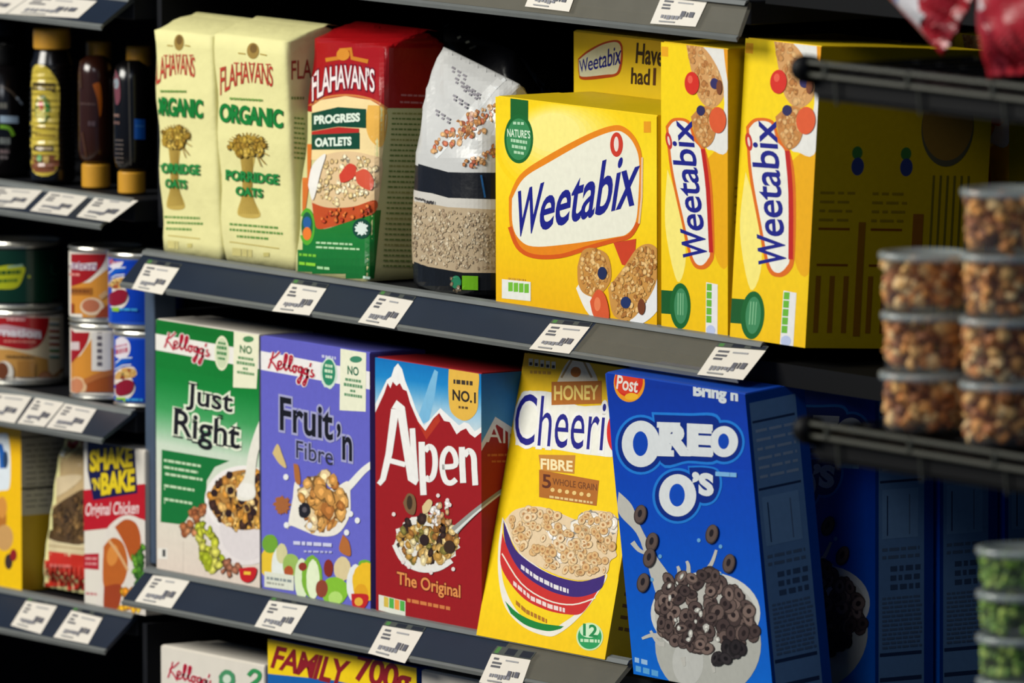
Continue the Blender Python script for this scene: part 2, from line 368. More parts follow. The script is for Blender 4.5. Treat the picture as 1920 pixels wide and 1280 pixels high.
for key, q, lb_, hh in (
 ('mid', [(272, 494), (336, 503), (304, 552), (247, 541)], 'white price label at the left end of the middle channel, beside blue tins', 8),
 ('mid', [(546, 531), (612, 541), (580, 591), (510, 583)], 'white price label in the channel under the red and green oat bag', 8),
 ('mid', [(709, 552), (775, 564), (739, 616), (671, 604)], 'white price label in the channel under the clear oat pouch', 8),
 ('mid', [(1031, 606), (1106, 613), (1067, 663), (992, 654)], 'white price label under the landscape yellow wheat biscuit box', 8),
 ('mid', [(1342, 650), (1436, 657), (1393, 712), (1307, 702)], 'white price label at the right end of the channel above the blue cereal box', 8),
 ('low', [(287, 1078), (357, 1087), (321, 1140), (253, 1127)], 'white price label under the green and white muesli box', 9),
 ('low', [(505, 1125), (577, 1136), (545, 1189), (477, 1174)], 'white price label under the violet fruit cereal box', 9),
 ('low', [(718, 1172), (793, 1185), (759, 1243), (690, 1224)], 'white price label under the red mountain muesli box', 9),
 ('low', [(922, 1225), (995, 1237), (976, 1291), (898, 1279)], 'white price label with green tab under the leaning yellow oat ring box', 15),
 ('up', [(1003, -34), (1084, -26), (1067, 22), (984, 12)], 'white price label cut by the top edge, above the dark pouches', 0),
 ('up', [(1240, -6), (1326, 3), (1304, 50), (1219, 44)], 'white price label on the top channel above the upright yellow boxes', 0),
 ('l1', [(-8, 350), (80, 357), (46, 391), (-40, 384)], 'white price label under the round black syrup bottle at far left', 0),
 ('l1', [(93, 359), (166, 367), (126, 404), (56, 395)], 'middle white price label under the yellow-labelled syrup bottle', 0),
 ('l1', [(180, 368), (259, 376), (206, 416), (143, 406)], 'white price label under the two upside-down honey bottles', 0),
 ('l2', [(-20, 735), (60, 743), (27, 793), (-45, 781)], 'white price label at the photo edge under the wide milk tins', 0),
 ('l2', [(67, 745), (121, 754), (83, 800), (32, 793)], 'middle white price label of three under the milk tins', 7),
 ('l2', [(122, 756), (181, 767), (153, 811), (86, 801)], 'rightmost white price label under the milk tins', 7),
 ('l3', [(49, 1126), (107, 1136), (76, 1188), (20, 1172)], 'white price label under the red-bottomed gravy pouch', 8),
 ('l3', [(134, 1144), (192, 1158), (165, 1207), (100, 1194)], 'white price label under the chicken coating box', 8),
 ('l0', [(-45, -18), (60, -9), (10, 26), (-95, 20)], 'white price label on the top left channel, cut by the photo corner', 0),
 ('l0', [(62, -9), (182, 2), (146, 34), (12, 26)], 'white price label on the top left channel, nearest its right end', 0)):
    price_label(key, q, lb_, hd(q, hh) if hh else None)

# ---------------------------------------------------------------- cartons
class Carton:
    def __init__(s, name, label, cat, O, w_, d_, h_, m, lean=0, group=None, yaw=0):
        s.O = O = V(O); a = R(lean); s.ex = V((1, 0, 0)); s.ey = V((0, math.cos(a), -math.sin(a))); s.ez = V((0, math.sin(a), math.cos(a)))
        if yaw: rz = Matrix.Rotation(R(yaw), 3, 'Z'); s.ex, s.ey, s.ez = rz@s.ex, rz@s.ey, rz@s.ez
        s.w, s.d, s.h = w_, d_, h_
        s.t = thing(name, label, cat, O, group)
        s.body = MB().box(O, s.ex*w_, s.ey*d_, s.ez*h_).bevel(.0009, 2).build('carton', m, s.t)
        f = MB().box(O+s.ex*.002+s.ey*.002+s.ez*h_, s.ex*(w_-.004), s.ey*(d_*.62), s.ez*.0007); f.build('top_flap', m, s.body)
        X, Y, Z = s.ex*w_, s.ey*d_, s.ez*h_
        s.fq = [proj(p) for p in (O+Z, O+X+Z, O+X, O)]; s.sq = [proj(p) for p in (O+X+Z, O+X+Y+Z, O+X+Y, O+X)]
        s.front = Plane(O, -s.ey, s.fq); s.side = Plane(O+X, s.ex, s.sq)
    def sart(s, z=None, seed=2):             # art on the right-hand side in a 100 x 100 frame
        a = Art(s.side, seed=seed); q = s.sq
        a.P = lambda x, y: tuple((q[0][i]*(1-x/100)+q[1][i]*x/100)*(1-y/100)+(q[3][i]*(1-x/100)+q[2][i]*x/100)*y/100 for i in (0, 1))
        return a
KEL = [[(.17, .08), (.14, .3), (.07, .66)], [(.30, .04), (.2, .24), (.11, .36), (.18, .48), (.26, .68)], [(.25, .54), (.32, .46), (.33, .36), (.28, .36), (.26, .5), (.29, .62), (.36, .54)],
 [(.36, .54), (.43, .3), (.45, .1), (.41, .1), (.39, .4), (.41, .6), (.46, .54)], [(.46, .54), (.53, .32), (.55, .12), (.51, .12), (.49, .4), (.51, .6), (.55, .56)],
 [(.61, .38), (.56, .46), (.58, .62), (.63, .56), (.62, .4), (.67, .42)], [(.75, .4), (.69, .42), (.68, .58), (.74, .54), (.76, .4), (.74, .72), (.69, .96), (.66, .86), (.76, .64)],
 [(.86, .42), (.8, .44), (.79, .6), (.85, .56), (.87, .42), (.85, .74), (.8, .99), (.77, .9), (.88, .64)], [(.93, .2), (.91, .34)], [(.96, .4), (.94, .5), (.99, .58), (.95, .66), (.91, .62)]]
def kelloggs(a, x0, y0, x1, y1, h, k=1.0):
    a.script(KEL, x0, y0, x1, y1, h, 15*k, (232, 222, 216)); a.up(6); a.script(KEL, x0, y0, x1, y1, h, 7.5*k, (178, 24, 52)); a.up(4)
def tag_lines(a, cx, y, hw, rows, col):
    for i, (hh, f) in enumerate(rows):
        a.words(cx-hw*f, y+(-hw*f)*.15, cx+hw*f, hh, col, .15, 9, 2); y += hh*1.55

# ---- green and white muesli box
X0 = at(291, 1066).x; zt = at(297, 597).z-ZL; c = Carton('cereal_box', 'green and white cereal box with black title and grapes, beside the violet box', 'cereal box', (X0+.003, 0, ZL), .187, .062, zt-.001, M['white'], group='cereal boxes on the lower shelf')
t = c.t; z = (280, 580, 2.370)
a = Art(c.front, z); a.grad([(30, 30), (505, 110), (505, 1250), (20, 1150)], [(0, (10, 104, 34)), (.24, (14, 122, 48)), (.36, (60, 150, 84)), (.5, (196, 210, 190)), (.7, (216, 212, 196)), (1, (216, 200, 186))])
a.poly([(20, 106), (505, 190), (505, 268), (20, 178)], (226, 222, 214)); a.line([(152, 1030), (150, 1200)], 2, (190, 178, 165)); a.rect(38, 1060, 80, 1108, (225, 220, 210)); a.rect(58, 1066, 72, 1098, (70, 70, 70)); a.build('front_print', t)
a = Art(c.front, z, lift=.0006); kelloggs(a, 52, 84, 268, 128, 125); a.build('maker_logo', t)
a = Art(c.front, z, lift=.0006); a.ell(322, 194, 33, 77, (222, 222, 190)); a.ell(322, 194, 27, 68, (196, 206, 170)); tag_lines(a, 322, 145, 24, [(12, .7), (16, .9), (16, .9), (12, .7)], (40, 120, 60)); a.build('oval_badge', t); a = Art(c.front, z, lift=.0006)
a.poly([(376, 92), (490, 112), (476, 352), (372, 346)], (226, 224, 194)); a.text('NO', 402, 156, 456, 164, 36, (20, 100, 50), .03); a.ell(440, 132, 24, 14, (70, 130, 80)); tag_lines(a, 428, 212, 42, [(14, .8), (16, .95), (12, .3), (14, .9)], (90, 140, 90)); a.build('claim_tag', t)
a = Art(c.front, z, lift=.0012)
a.text('Just', 166, 324, 374, 366, 122, (22, 20, 28), .018, 6, (222, 228, 205), .06); a.text('Right', 112, 440, 405, 508, 150, (22, 20, 28), .018, 6, (222, 228, 205), .06)
for x, y, l in ((172, 327, 44), (236, 372, 22), (264, 377, 22), (306, 470, 20), (336, 400, 36), (108, 437, 40), (104, 562, 44), (166, 575, 26), (190, 500, 24), (188, 588, 36), (300, 480, 26), (296, 601, 34), (340, 604, 32), (362, 520, 40), (378, 606, 30)): a.line([(x, y), (x+l, y+l*.18)], 7, (22, 20, 28))
a.build('product_title', t)
a = Art(c.front, z, lift=.0006); a.poly([(55, 622), (356, 672), (290, 700), (255, 760), (250, 872), (200, 880), (150, 956), (50, 944)], (18, 110, 50))
for x0, y0, x1 in ((65, 664, 228), (65, 694, 216), (70, 724, 236), (66, 776, 200), (66, 790, 70), (66, 836, 190), (66, 850, 70)): a.words(x0, y0, x1, 13, (190, 212, 176), .16, 22)
a.build('nutrition_panel', t)
a = Art(c.front, z, lift=.0011, seed=4); a.ell(428, 950, 182, 186, (224, 216, 214)); a.ell(420, 845, 174, 152, (232, 226, 222)); a.ell(432, 975, 120, 140, (216, 208, 208))
a.ell(425, 846, 158, 134, (176, 126, 60)); a.blobs(ellreg(425, 850, 155, 128), 150, 12, 26, [(196, 146, 62), (210, 168, 96), (172, 116, 48), (224, 190, 130), (60, 36, 26), (190, 130, 50)])
for x, y in ((288, 815), (360, 805), (466, 760), (355, 735), (462, 900), (352, 905), (495, 820), (410, 850)): a.ell(x, y, 15, 17, (44, 26, 26), jit=.12)
a.curve([(505, 460), (470, 540), (440, 640), (424, 740), (395, 790), (392, 840), (430, 850), (470, 830), (468, 760), (480, 650), (505, 560)], (224, 220, 208)); a.ell(430, 805, 42, 34, (232, 228, 220), jit=.1)
a.build('bowl_picture', t)
a = Art(c.front, z, lift=.0011, seed=6); a.blobs([(140, 960), (200, 880), (250, 870), (255, 920), (190, 1015), (150, 1000)], 26, 14, 24, [(160, 96, 56), (178, 118, 76), (130, 72, 40)])
a.blobs([(210, 960), (260, 940), (320, 1080), (335, 1130), (290, 1165), (230, 1120)], 34, 18, 28, [(176, 178, 50), (190, 186, 80), (150, 160, 30)]); a.blobs([(320, 1115), (380, 1110), (400, 1150), (350, 1185), (310, 1170)], 12, 14, 22, [(120, 74, 50), (150, 96, 70)])
a.curve([(398, 1150), (472, 1146), (468, 1190), (440, 1212), (408, 1200)], (190, 30, 34)); a.line([(420, 1170), (450, 1172)], 14, (235, 190, 60)); a.build('fruit_picture', t)

# ---- violet fruit cereal box
X0 = at(490, 1096).x; c = Carton('cereal_box', 'violet cereal box with a fruit border, between the green and red boxes', 'cereal box', (X0+.001, 0, ZL), .1915, .062, at(490, 630).z-ZL, M['violet'], group='cereal boxes on the lower shelf')
t = c.t; z = (480, 600, 2.2857)
a = Art(c.front, z); a.grad([(10, 60), (515, 130), (515, 1260), (20, 1130)], [(0, (94, 92, 184)), (.5, (98, 98, 192)), (1, (104, 104, 196))]); a.poly([(10, 130), (515, 226), (515, 302), (10, 210)], (228, 224, 222)); a.build('front_print', t)
a = Art(c.front, z, lift=.0006); kelloggs(a, 38, 118, 250, 160, 130); a.build('maker_logo', t)
a = Art(c.front, z, lift=.0006); a.ell(312, 226, 36, 68, (198, 216, 200), n=30, jit=.06); a.ell(312, 224, 28, 56, (40, 130, 96)); tag_lines(a, 312, 190, 20, [(14, .8), (16, .9), (14, .7)], (200, 220, 190)); a.words(282, 148, 342, 14, (190, 190, 220), .15, 9); a.build('oval_badge', t); a = Art(c.front, z, lift=.0006)
a.poly([(362, 122), (472, 140), (470, 392), (358, 386)], (226, 226, 200)); a.text('NO', 392, 194, 440, 202, 38, (20, 100, 70), .03); a.ell(428, 168, 26, 14, (60, 130, 100)); tag_lines(a, 416, 252, 42, [(14, .8), (16, .95), (12, .3), (14, .9)], (90, 140, 100)); a.build('claim_tag', t)
a = Art(c.front, z, lift=.0012)
a.text('Fruit', 102, 326, 330, 372, 146, (18, 18, 26), .022, 0, (158, 158, 196), .05); a.text('\u2019n', 346, 442, 412, 456, 150, (18, 18, 26), .022, 0, (158, 158, 196), .05)
a.text('Fibre', 172, 514, 330, 548, 76, (46, 46, 64), .005, 0, (150, 150, 200), .05); a.build('product_title', t)
a = Art(c.front, z, lift=.0011, seed=5); a.line([(512, 606), (460, 645), (405, 705), (350, 760)], 26, (228, 226, 218), 4, 34)
a.curve([(158, 760), (170, 690), (215, 740), (330, 720), (395, 690), (404, 750), (400, 840), (350, 915), (270, 925), (200, 900), (150, 880), (135, 890)], (230, 224, 212))
a.blobs([(180, 770), (210, 695), (270, 668), (345, 672), (378, 740), (385, 830), (340, 880), (250, 895), (190, 860)], 70, 20, 40, [(188, 128, 62), (206, 154, 84), (166, 104, 46), (224, 196, 150), (196, 140, 70)])
a.ell(208, 815, 26, 34, (30, 28, 36), jit=.1); a.ell(208, 812, 10, 12, (90, 84, 90)); a.curve([(70, 570), (92, 530), (112, 575), (130, 632), (100, 615)], (206, 180, 120)); a.curve([(160, 615), (182, 625), (190, 700), (168, 690)], (170, 104, 52)); a.ell(112, 792, 34, 36, (160, 96, 52), jit=.2); a.curve([(372, 918), (398, 950), (404, 1010), (356, 985)], (176, 104, 50))
for x, y in ((128, 672), (130, 878), (434, 858), (405, 830), (388, 910), (230, 880)): a.ell(x, y, 11, 13, (226, 226, 226))
a.words(160, 946, 330, 18, (200, 200, 226), .06, 30, 6); a.words(205, 986, 332, 10, (180, 180, 216), .03, 18, 6); a.build('cereal_picture', t)
a = Art(c.front, z, lift=.0011, seed=7)
for x, y, rx, ry, cc in ((62, 1040, 46, 70, (226, 190, 50)), (60, 958, 34, 40, (110, 160, 50)), (100, 1060, 34, 90, (222, 226, 220)), (110, 1000, 24, 44, (206, 200, 150)), (150, 1050, 36, 50, (150, 180, 90)), (140, 1076, 20, 24, (170, 80, 40)), (195, 1110, 30, 90, (214, 226, 190)), (240, 1100, 44, 92, (120, 172, 50)), (244, 1110, 28, 84, (222, 232, 196)), (200, 1056, 18, 18, (140, 50, 36)), (310, 1062, 20, 38, (130, 44, 30)), (370, 1065, 36, 52, (214, 196, 150)), (336, 1160, 58, 60, (130, 186, 50)), (340, 1190, 30, 28, (176, 214, 110)), (282, 1150, 26, 38, (140, 66, 44)), (428, 1130, 40, 84, (224, 226, 226)), (466, 1046, 28, 20, (110, 170, 50)), (474, 1120, 62, 82, (232, 184, 36)), (450, 1170, 30, 40, (222, 160, 30))): a.ell(x, y, rx, ry, cc, jit=.03)
a.rect(36, 1076, 162, 1142, (214, 216, 200), .14); a.words(46, 1098, 152, 14, (130, 140, 140), .14); a.words(46, 1120, 120, 10, (150, 150, 140), .14); a.curve([(408, 1172), (478, 1176), (474, 1220), (440, 1246), (414, 1226)], (190, 34, 36)); a.ell(440, 1206, 18, 18, (226, 170, 60)); a.build('fruit_picture', t)

# ---- red mountain muesli box
X0 = at(704, 1146).x; c = Carton('cereal_box', 'red muesli box with white lettering under a snowy mountain ridge', 'cereal box', (X0+.001, 0, ZL), .181, .07, at(700, 669).z-ZL, M['crimson'], group='cereal boxes on the lower shelf')
t = c.t; z = (690, 640, 2.2857)
a = Art(c.front, z, seed=3); a.rect(0, 0, 520, 1300, (146, 22, 27)); a.grad([(0, 40), (510, 110), (510, 440), (0, 380)], [(0, (6, 104, 176)), (.3, (24, 128, 194)), (.62, (150, 192, 216)), (1, (220, 220, 216))])
a.poly([(200, 370), (262, 180), (285, 120), (300, 130), (285, 240), (262, 340)], (118, 178, 214))
a.poly([(0, 330), (40, 250), (80, 165), (100, 150), (112, 112), (128, 94), (146, 118), (160, 170), (186, 235), (205, 290), (240, 360), (270, 330), (310, 285), (345, 318), (390, 360), (412, 345), (432, 352), (458, 385), (510, 350), (510, 430), (0, 430)], (232, 230, 228))
a.poly([(0, 360), (24, 320), (70, 220), (84, 178), (96, 200), (106, 172), (122, 190), (136, 178), (150, 205), (166, 212), (180, 262), (200, 310), (218, 350), (246, 382), (280, 330), (305, 306), (326, 340), (350, 345), (380, 398), (398, 382), (420, 372), (436, 396), (458, 412), (482, 392), (520, 384), (520, 1300), (0, 1300)], (152, 22, 27))
a.poly([(205, 330), (246, 384), (300, 312), (310, 340), (250, 420)], (178, 52, 30)); a.build('front_print', t)
a = Art(c.front, z, lift=.0012); W_ = (232, 230, 226)
a.line([(46, 612), (64, 590), (90, 480), (116, 290)], 20, W_, 0, 34); a.line([(112, 268), (140, 285), (160, 420), (186, 590), (212, 604)], 40, W_, 0, 28); a.line([(76, 505), (160, 528)], 22, W_); a.line([(190, 372), (196, 480), (204, 598)], 24, W_, 0, 26); a.line([(230, 430), (232, 540), (238, 658)], 27, W_)
a.line([(244, 470), (262, 450), (282, 468), (288, 520), (280, 572), (262, 592), (246, 580)], 24, W_, 4); a.line([(318, 538), (374, 530), (370, 480), (345, 458), (322, 490), (318, 545), (332, 596), (356, 606), (378, 590)], 23, W_, 4); a.line([(402, 452), (404, 530), (408, 606)], 26, W_); a.line([(412, 490), (432, 468), (452, 490), (456, 550), (460, 616)], 25, W_, 4); a.build('product_title', t)
a = Art(c.front, z, lift=.0008); a.curve([(346, 118), (410, 122), (472, 132), (472, 220), (468, 292), (440, 330), (404, 338), (364, 312), (348, 272), (344, 190)], (222, 176, 70)); a.words(366, 162, 452, 22, (60, 50, 40), .1, 14); a.text('NO.1', 362, 204, 462, 218, 48, (40, 34, 30), .03); a.words(388, 276, 428, 12, (90, 70, 40), .1, 10); a.build('claim_badge', t)
a = Art(c.front, z, lift=.0008, seed=8); sp_ = [(370, 812), (392, 790), (470, 720), (580, 634)]
a.ell(250, 862, 138, 120, (226, 222, 214), jit=.07); a.blobs(ellreg(254, 850, 128, 104), 130, 14, 26, [(170, 128, 58), (190, 152, 84), (206, 178, 120), (140, 92, 40), (214, 196, 150), (50, 32, 26), (120, 110, 50)])
a.line([(112, 870), (150, 940), (220, 978), (300, 975), (360, 940)], 18, (226, 224, 218), 4); a.blobs([(270, 700), (340, 680), (360, 760), (330, 800), (270, 770)], 26, 9, 17, [(224, 220, 214), (206, 196, 190), (186, 150, 110)])
a.line(sp_, 40, (146, 146, 140), 4, 14); a.line([(x+4, y+6) for x, y in sp_], 14, (214, 216, 210), 4, 6)
a.curve([(150, 690), (170, 652), (196, 660), (206, 700), (196, 742), (166, 730)], (120, 90, 60)); a.curve([(232, 706), (258, 676), (276, 690), (258, 730), (236, 736)], (214, 190, 140)); a.ell(178, 690, 12, 30, (60, 44, 30))
for x, y in ((110, 740), (340, 680), (300, 660), (175, 965), (270, 990), (365, 975), (150, 945), (350, 700)): a.ell(x, y, 8, 9, (224, 210, 206))
a.ell(240, 850, 20, 24, (46, 30, 28)); a.ell(348, 880, 24, 28, (60, 42, 28)); a.build('cereal_picture', t)
a = Art(c.front, z, lift=.0008); a.text('The Original', 124, 984, 396, 1044, 72, (222, 142, 76), .02, 0, (110, 20, 16), .05); a.words(168, 1100, 352, 18, (206, 120, 66), .2, 24, 5); a.poly([(46, 1084), (160, 1112), (160, 1180), (46, 1150)], (220, 220, 206))
for i, cc in enumerate(((210, 180, 70), (80, 170, 70), (230, 150, 60), (80, 170, 70))): a.poly([(68+i*23, 1092+i*5.6), (88+i*23, 1097+i*5.6), (88+i*23, 1140+i*5.6), (68+i*23, 1135+i*5.6)], cc)
a.build('variety_text', t)
a = c.sart(); a.rect(0, 0, 100, 100, (146, 22, 27)); a.grad([(0, 0), (100, 0), (100, 30), (0, 30)], [(0, (10, 100, 170)), (1, (90, 160, 200))]); a.poly([(0, 27), (22, 17), (50, 22), (100, 14), (100, 40), (0, 40)], (220, 220, 218)); a.poly([(0, 30), (24, 20), (50, 25), (100, 18), (100, 60), (0, 60)], (150, 24, 26)); a.build('side_print', t)
a = Art(c.side, z, lift=.0006); a.text('Alp', 508, 352, 640, 360, 105, (226, 224, 220), .0); a.words(512, 482, 600, 12, (180, 90, 50), -.02, 20); a.words(530, 510, 600, 10, (180, 90, 50), -.02, 20); a.line(sp_, 40, (146, 146, 140), 4, 14); a.line([(x+4, y+6) for x, y in sp_], 14, (214, 216, 210), 4, 6); a.build('side_title', t)

# ---- yellow oat ring box, leaning back
P = at(893, 1190, -.006); c = Carton('cereal_box', 'yellow honey cereal box with a striped bowl, leaning back beside the blue box', 'cereal box', (P.x, -.006, P.z), .2135, .06, .262, M['yellow'], lean=11.8, group='cereal boxes on the lower shelf')
t = c.t; z = (880, 640, 2.0645)
a = Art(c.front, z, seed=3); a.grad([(180, 0), (620, 40), (560, 1270), (10, 1180)], [(0, (226, 178, 6)), (.35, (238, 198, 4)), (.8, (240, 204, 8)), (1, (238, 190, 6))])  # darker mustard at the top is the upper shelf's shade put into the yellow
for i in range(5): a.rect(230+i*22, 66+i*3, 246+i*22, 94+i*3, (222, 214, 190)); a.rect(232+i*22, 80+i*3, 243+i*22, 92+i*3, (60, 50, 40))
a.words(235, 112, 318, 14, (176, 130, 40), .05, 14); a.build('front_print', t)
a = Art(c.front, z, lift=.0006); a.curve([(340, 156), (368, 96), (400, 62), (440, 60), (470, 92), (496, 160), (420, 160)], (226, 214, 190)); a.poly([(370, 148), (402, 92), (426, 90), (456, 148)], (232, 220, 196)); a.line([(356, 140), (396, 72)], 8, (170, 140, 90)); a.line([(474, 140), (440, 72)], 8, (170, 140, 90)); a.ell(412, 118, 20, 20, (190, 110, 30)); a.poly([(318, 156), (512, 152), (512, 240), (318, 246)], (178, 104, 30)); a.text('HONEY', 328, 170, 500, 168, 58, (236, 206, 110), .025); a.build('honey_badge', t)
a = Art(c.front, z, lift=.0006); a.curve([(178, 400), (196, 215), (240, 192), (330, 200), (420, 248), (560, 262), (575, 430), (480, 440), (320, 416)], (230, 228, 216)); a.up(4); a.text('Cheeri', 186, 200, 532, 226, 198, (26, 24, 126), .0, 16, (232, 230, 226), .05); a.ell(566, 352, 34, 76, (206, 34, 30)); a.ell(568, 352, 16, 48, (230, 226, 216)); a.build('product_title', t)
a = Art(c.front, z, lift=.0006); a.poly([(268, 438), (410, 440), (406, 512), (276, 500)], (190, 128, 50)); a.text('FIBRE', 276, 452, 400, 462, 42, (238, 220, 170), .03); a.poly([(270, 496), (502, 538), (492, 636), (270, 602)], (172, 102, 34)); a.text('5', 282, 512, 316, 516, 54, (90, 40, 20), .02); a.text('WHOLE GRAIN', 322, 528, 494, 552, 26, (110, 60, 24), .01)
for i in range(6): a.ell(322+i*28, 574+i*4, 8, 8, (224, 190, 120))
a.words(310, 596, 480, 10, (220, 190, 130), .14, 14); a.build('fibre_badge', t)
a = Art(c.front, z, lift=.0008, seed=9)
a.curve([(128, 680), (112, 800), (114, 920), (140, 1030), (210, 1105), (300, 1140), (350, 1128), (420, 1072), (490, 985), (532, 898), (420, 930), (250, 860)], (228, 222, 208))
a.curve([(130, 700), (122, 850), (140, 960), (200, 1060), (300, 1118), (360, 1090), (440, 1030), (500, 950), (524, 900), (400, 930), (220, 850)], (238, 202, 16))
a.poly(smoothed([(122, 790), (126, 880), (200, 985), (290, 1036), (380, 1056), (436, 1050), (482, 990)])+smoothed([(500, 960), (430, 980), (330, 960), (220, 890), (150, 800), (128, 740)]), (196, 42, 38))
a.poly(smoothed([(132, 690), (140, 780), (200, 890), (300, 960), (400, 988), (470, 978), (514, 950), (526, 898)])+smoothed([(500, 912), (420, 928), (300, 894), (190, 818), (150, 740)]), (58, 34, 112))
a.line([(126, 820), (200, 935), (300, 1000), (400, 1018), (488, 992)], 5, (228, 222, 206), 4); a.poly(smoothed([(138, 1004), (190, 1052), (270, 1088), (366, 1102)])+smoothed([(352, 1112), (300, 1120), (220, 1098), (160, 1052)]), (20, 124, 50))
for pts, cc in (([(200, 862), (260, 905), (330, 940), (384, 958)], (220, 214, 214)), ([(170, 925), (240, 985), (310, 1016), (370, 1032)], (228, 206, 200)), ([(180, 1000), (220, 1036), (300, 1074)], (170, 110, 30))):
    for i in range(len(pts)-1):
        (x, y), (x1, y1) = pts[i], pts[i+1]; a.words(x, y, x1, 20, cc, (y1-y)/(x1-x), 15, 4)
a.curve([(138, 690), (180, 650), (260, 638), (330, 655), (420, 690), (450, 655), (545, 662), (574, 700), (566, 800), (570, 830), (545, 850), (525, 902), (420, 924), (300, 886), (190, 812)], (222, 196, 158))
a.blobs([(300, 700), (420, 700), (460, 660), (565, 690), (560, 820), (440, 780), (330, 860)], 26, 14, 30, [(232, 224, 210), (228, 216, 200)])
a.blobs([(150, 690), (190, 655), (260, 645), (330, 665), (420, 700), (450, 665), (545, 672), (560, 720), (545, 850), (520, 890), (420, 905), (300, 870), (195, 800)], 165, 12, 18, [(222, 188, 138), (230, 202, 160), (226, 194, 146), (214, 172, 116)], .9, 'ring', (176, 124, 74), .72); a.build('bowl_picture', t)
a = Art(c.front, z, lift=.0008); a.ell(466, 1142, 52, 54, (196, 222, 170)); a.ell(466, 1142, 46, 48, (40, 150, 84)); a.ell(466, 1120, 38, 26, (200, 226, 190)); a.text('12', 440, 1090, 496, 1098, 48, (30, 130, 70), .03); a.words(430, 1150, 505, 14, (190, 220, 180), .05, 14); a.build('count_badge', t)
a = c.sart(); a.rect(0, 0, 100, 100, (200, 160, 10))
for i in range(18): a.words(15, 20+i*4, 85, 1.4, (120, 80, 20), 0, 12, 3)
a.build('side_print', t)

# ---- blue sandwich-ring cereal box, tipped forward, and three more behind it
P = at(1188, 1263, -.010); LEAN = -6.4
c = Carton('cereal_box', 'bright blue cereal box with bowl of dark rings, tipped forward at the shelf end', 'cereal box', (P.x, -.010, P.z), .2235, .063, .275, M['blue'], lean=LEAN, group='blue chocolate ring cereal boxes')
t = c.t; z = (1130, 660, 2.0645); ob = t
a = Art(c.front, z, seed=3); a.grad([(10, 20), (580, 60), (700, 1360), (100, 1290)], [(0, (6, 46, 146)), (.25, (6, 60, 174)), (.6, (0, 78, 190)), (1, (0, 104, 206))]); a.words(124, 1180, 182, 22, (150, 186, 222), .25, 24, 8); a.words(128, 1212, 216, 26, (90, 160, 214), .25, 24, 8); a.build('front_print', t)
a = Art(c.front, z, lift=.0006); a.ell(103, 119, 60, 74, (230, 150, 30)); a.ell(102, 112, 54, 62, (206, 44, 30)); a.ell(92, 112, 46, 50, (214, 62, 36)); a.ell(112, 172, 26, 14, (236, 178, 40)); a.text('Post', 58, 88, 140, 104, 54, (228, 220, 210), .02, 6); a.text('Bring n', 350, 118, 524, 140, 66, (206, 212, 216), .05); a.build('maker_logo', t)
a = Art(c.front, z, lift=.0007); GL, BL, WH = (30, 120, 210), (4, 40, 130), (216, 220, 222)
for g, cc in ((26, GL), (16, BL)):
    a.ell(148, 358, 74+g, 90+g, cc); a.ell(470, 348, 54+g, 60+g, cc); a.curve([(215-g, 258-g), (330, 262-g), (428+g*.6, 268-g), (440+g, 330), (430+g*.6, 402+g), (330, 404+g), (225, 410+g)], cc); a.ell(290, 556, 72+g, 82+g, cc); a.curve([(342-g*.5, 456-g*.6), (400, 458-g*.7), (432+g*.7, 470-g*.5), (436+g, 520), (420+g*.5, 560+g*.8), (380, 566+g), (350, 540)], cc)
a.up(4); a.ell(148, 355, 74, 90, WH); a.ell(146, 354, 29, 48, (8, 66, 176)); a.ell(470, 346, 54, 60, WH); a.ell(468, 345, 21, 30, (8, 66, 176)); a.ell(290, 554, 72, 82, WH); a.ell(288, 553, 30, 44, (6, 72, 184))
a.text('RE', 218, 270, 424, 280, 126, WH, .075, 0)
for x0, y0, x1, y1 in ((210, 270, 300, 292), (212, 378, 276, 402), (300, 378, 342, 402), (340, 278, 426, 302), (342, 374, 428, 398)): a.rect(x0, y0, x1, y1, WH, .03)
a.text('\u2019S', 346, 462, 430, 470, 90, WH, .06); a.words(436, 462, 518, 20, (120, 176, 222), .06, 40, 1); a.build('product_title', t)
a = Art(c.front, z, lift=.0007, seed=12); MK = (188, 186, 178); DK = [(104, 86, 80), (86, 70, 66), (122, 102, 94), (70, 56, 54)]
a.ell(408, 1130, 205, 210, (176, 176, 168)); a.ell(398, 1010, 212, 160, (206, 206, 200)); a.ell(398, 1020, 196, 146, MK); a.ell(330, 1200, 60, 90, (190, 190, 184))
a.curve([(62, 540), (112, 590), (140, 660), (175, 730), (215, 800), (262, 870), (270, 940), (220, 960), (190, 880), (165, 790), (130, 700), (62, 622)], MK)
for l in ([(290, 900), (296, 850), (290, 828)], [(330, 880), (332, 830), (325, 808)], [(385, 860), (420, 820), (440, 765)], [(440, 880), (455, 850)], [(230, 1100), (190, 1095), (152, 1108)], [(240, 1130), (215, 1125), (185, 1078)], [(115, 735), (140, 765), (170, 780)], [(310, 1180), (316, 1215)], [(420, 1170), (432, 1240)]): a.line(l, 20, MK, 4, 10)
for x, y in ((372, 728), (456, 752), (222, 790), (190, 880), (455, 862)): a.ell(x, y, 7, 8, (100, 160, 210))
a.blobs([(190, 965), (245, 880), (350, 838), (430, 848), (520, 925), (592, 1000), (592, 1095), (510, 1160), (400, 1160), (300, 1140), (225, 1075)], 150, 22, 31, DK, .85, 'ring', (40, 30, 30), .55); a.blobs([(260, 860), (340, 870), (480, 1130), (380, 1170), (210, 1000)], 14, 8, 16, [MK])
a.blobs([(420, 1190), (450, 1140), (530, 1130), (560, 1150), (470, 1190)], 12, 20, 28, [(50, 44, 46), (40, 34, 36)], .85, 'ring', (20, 16, 18))
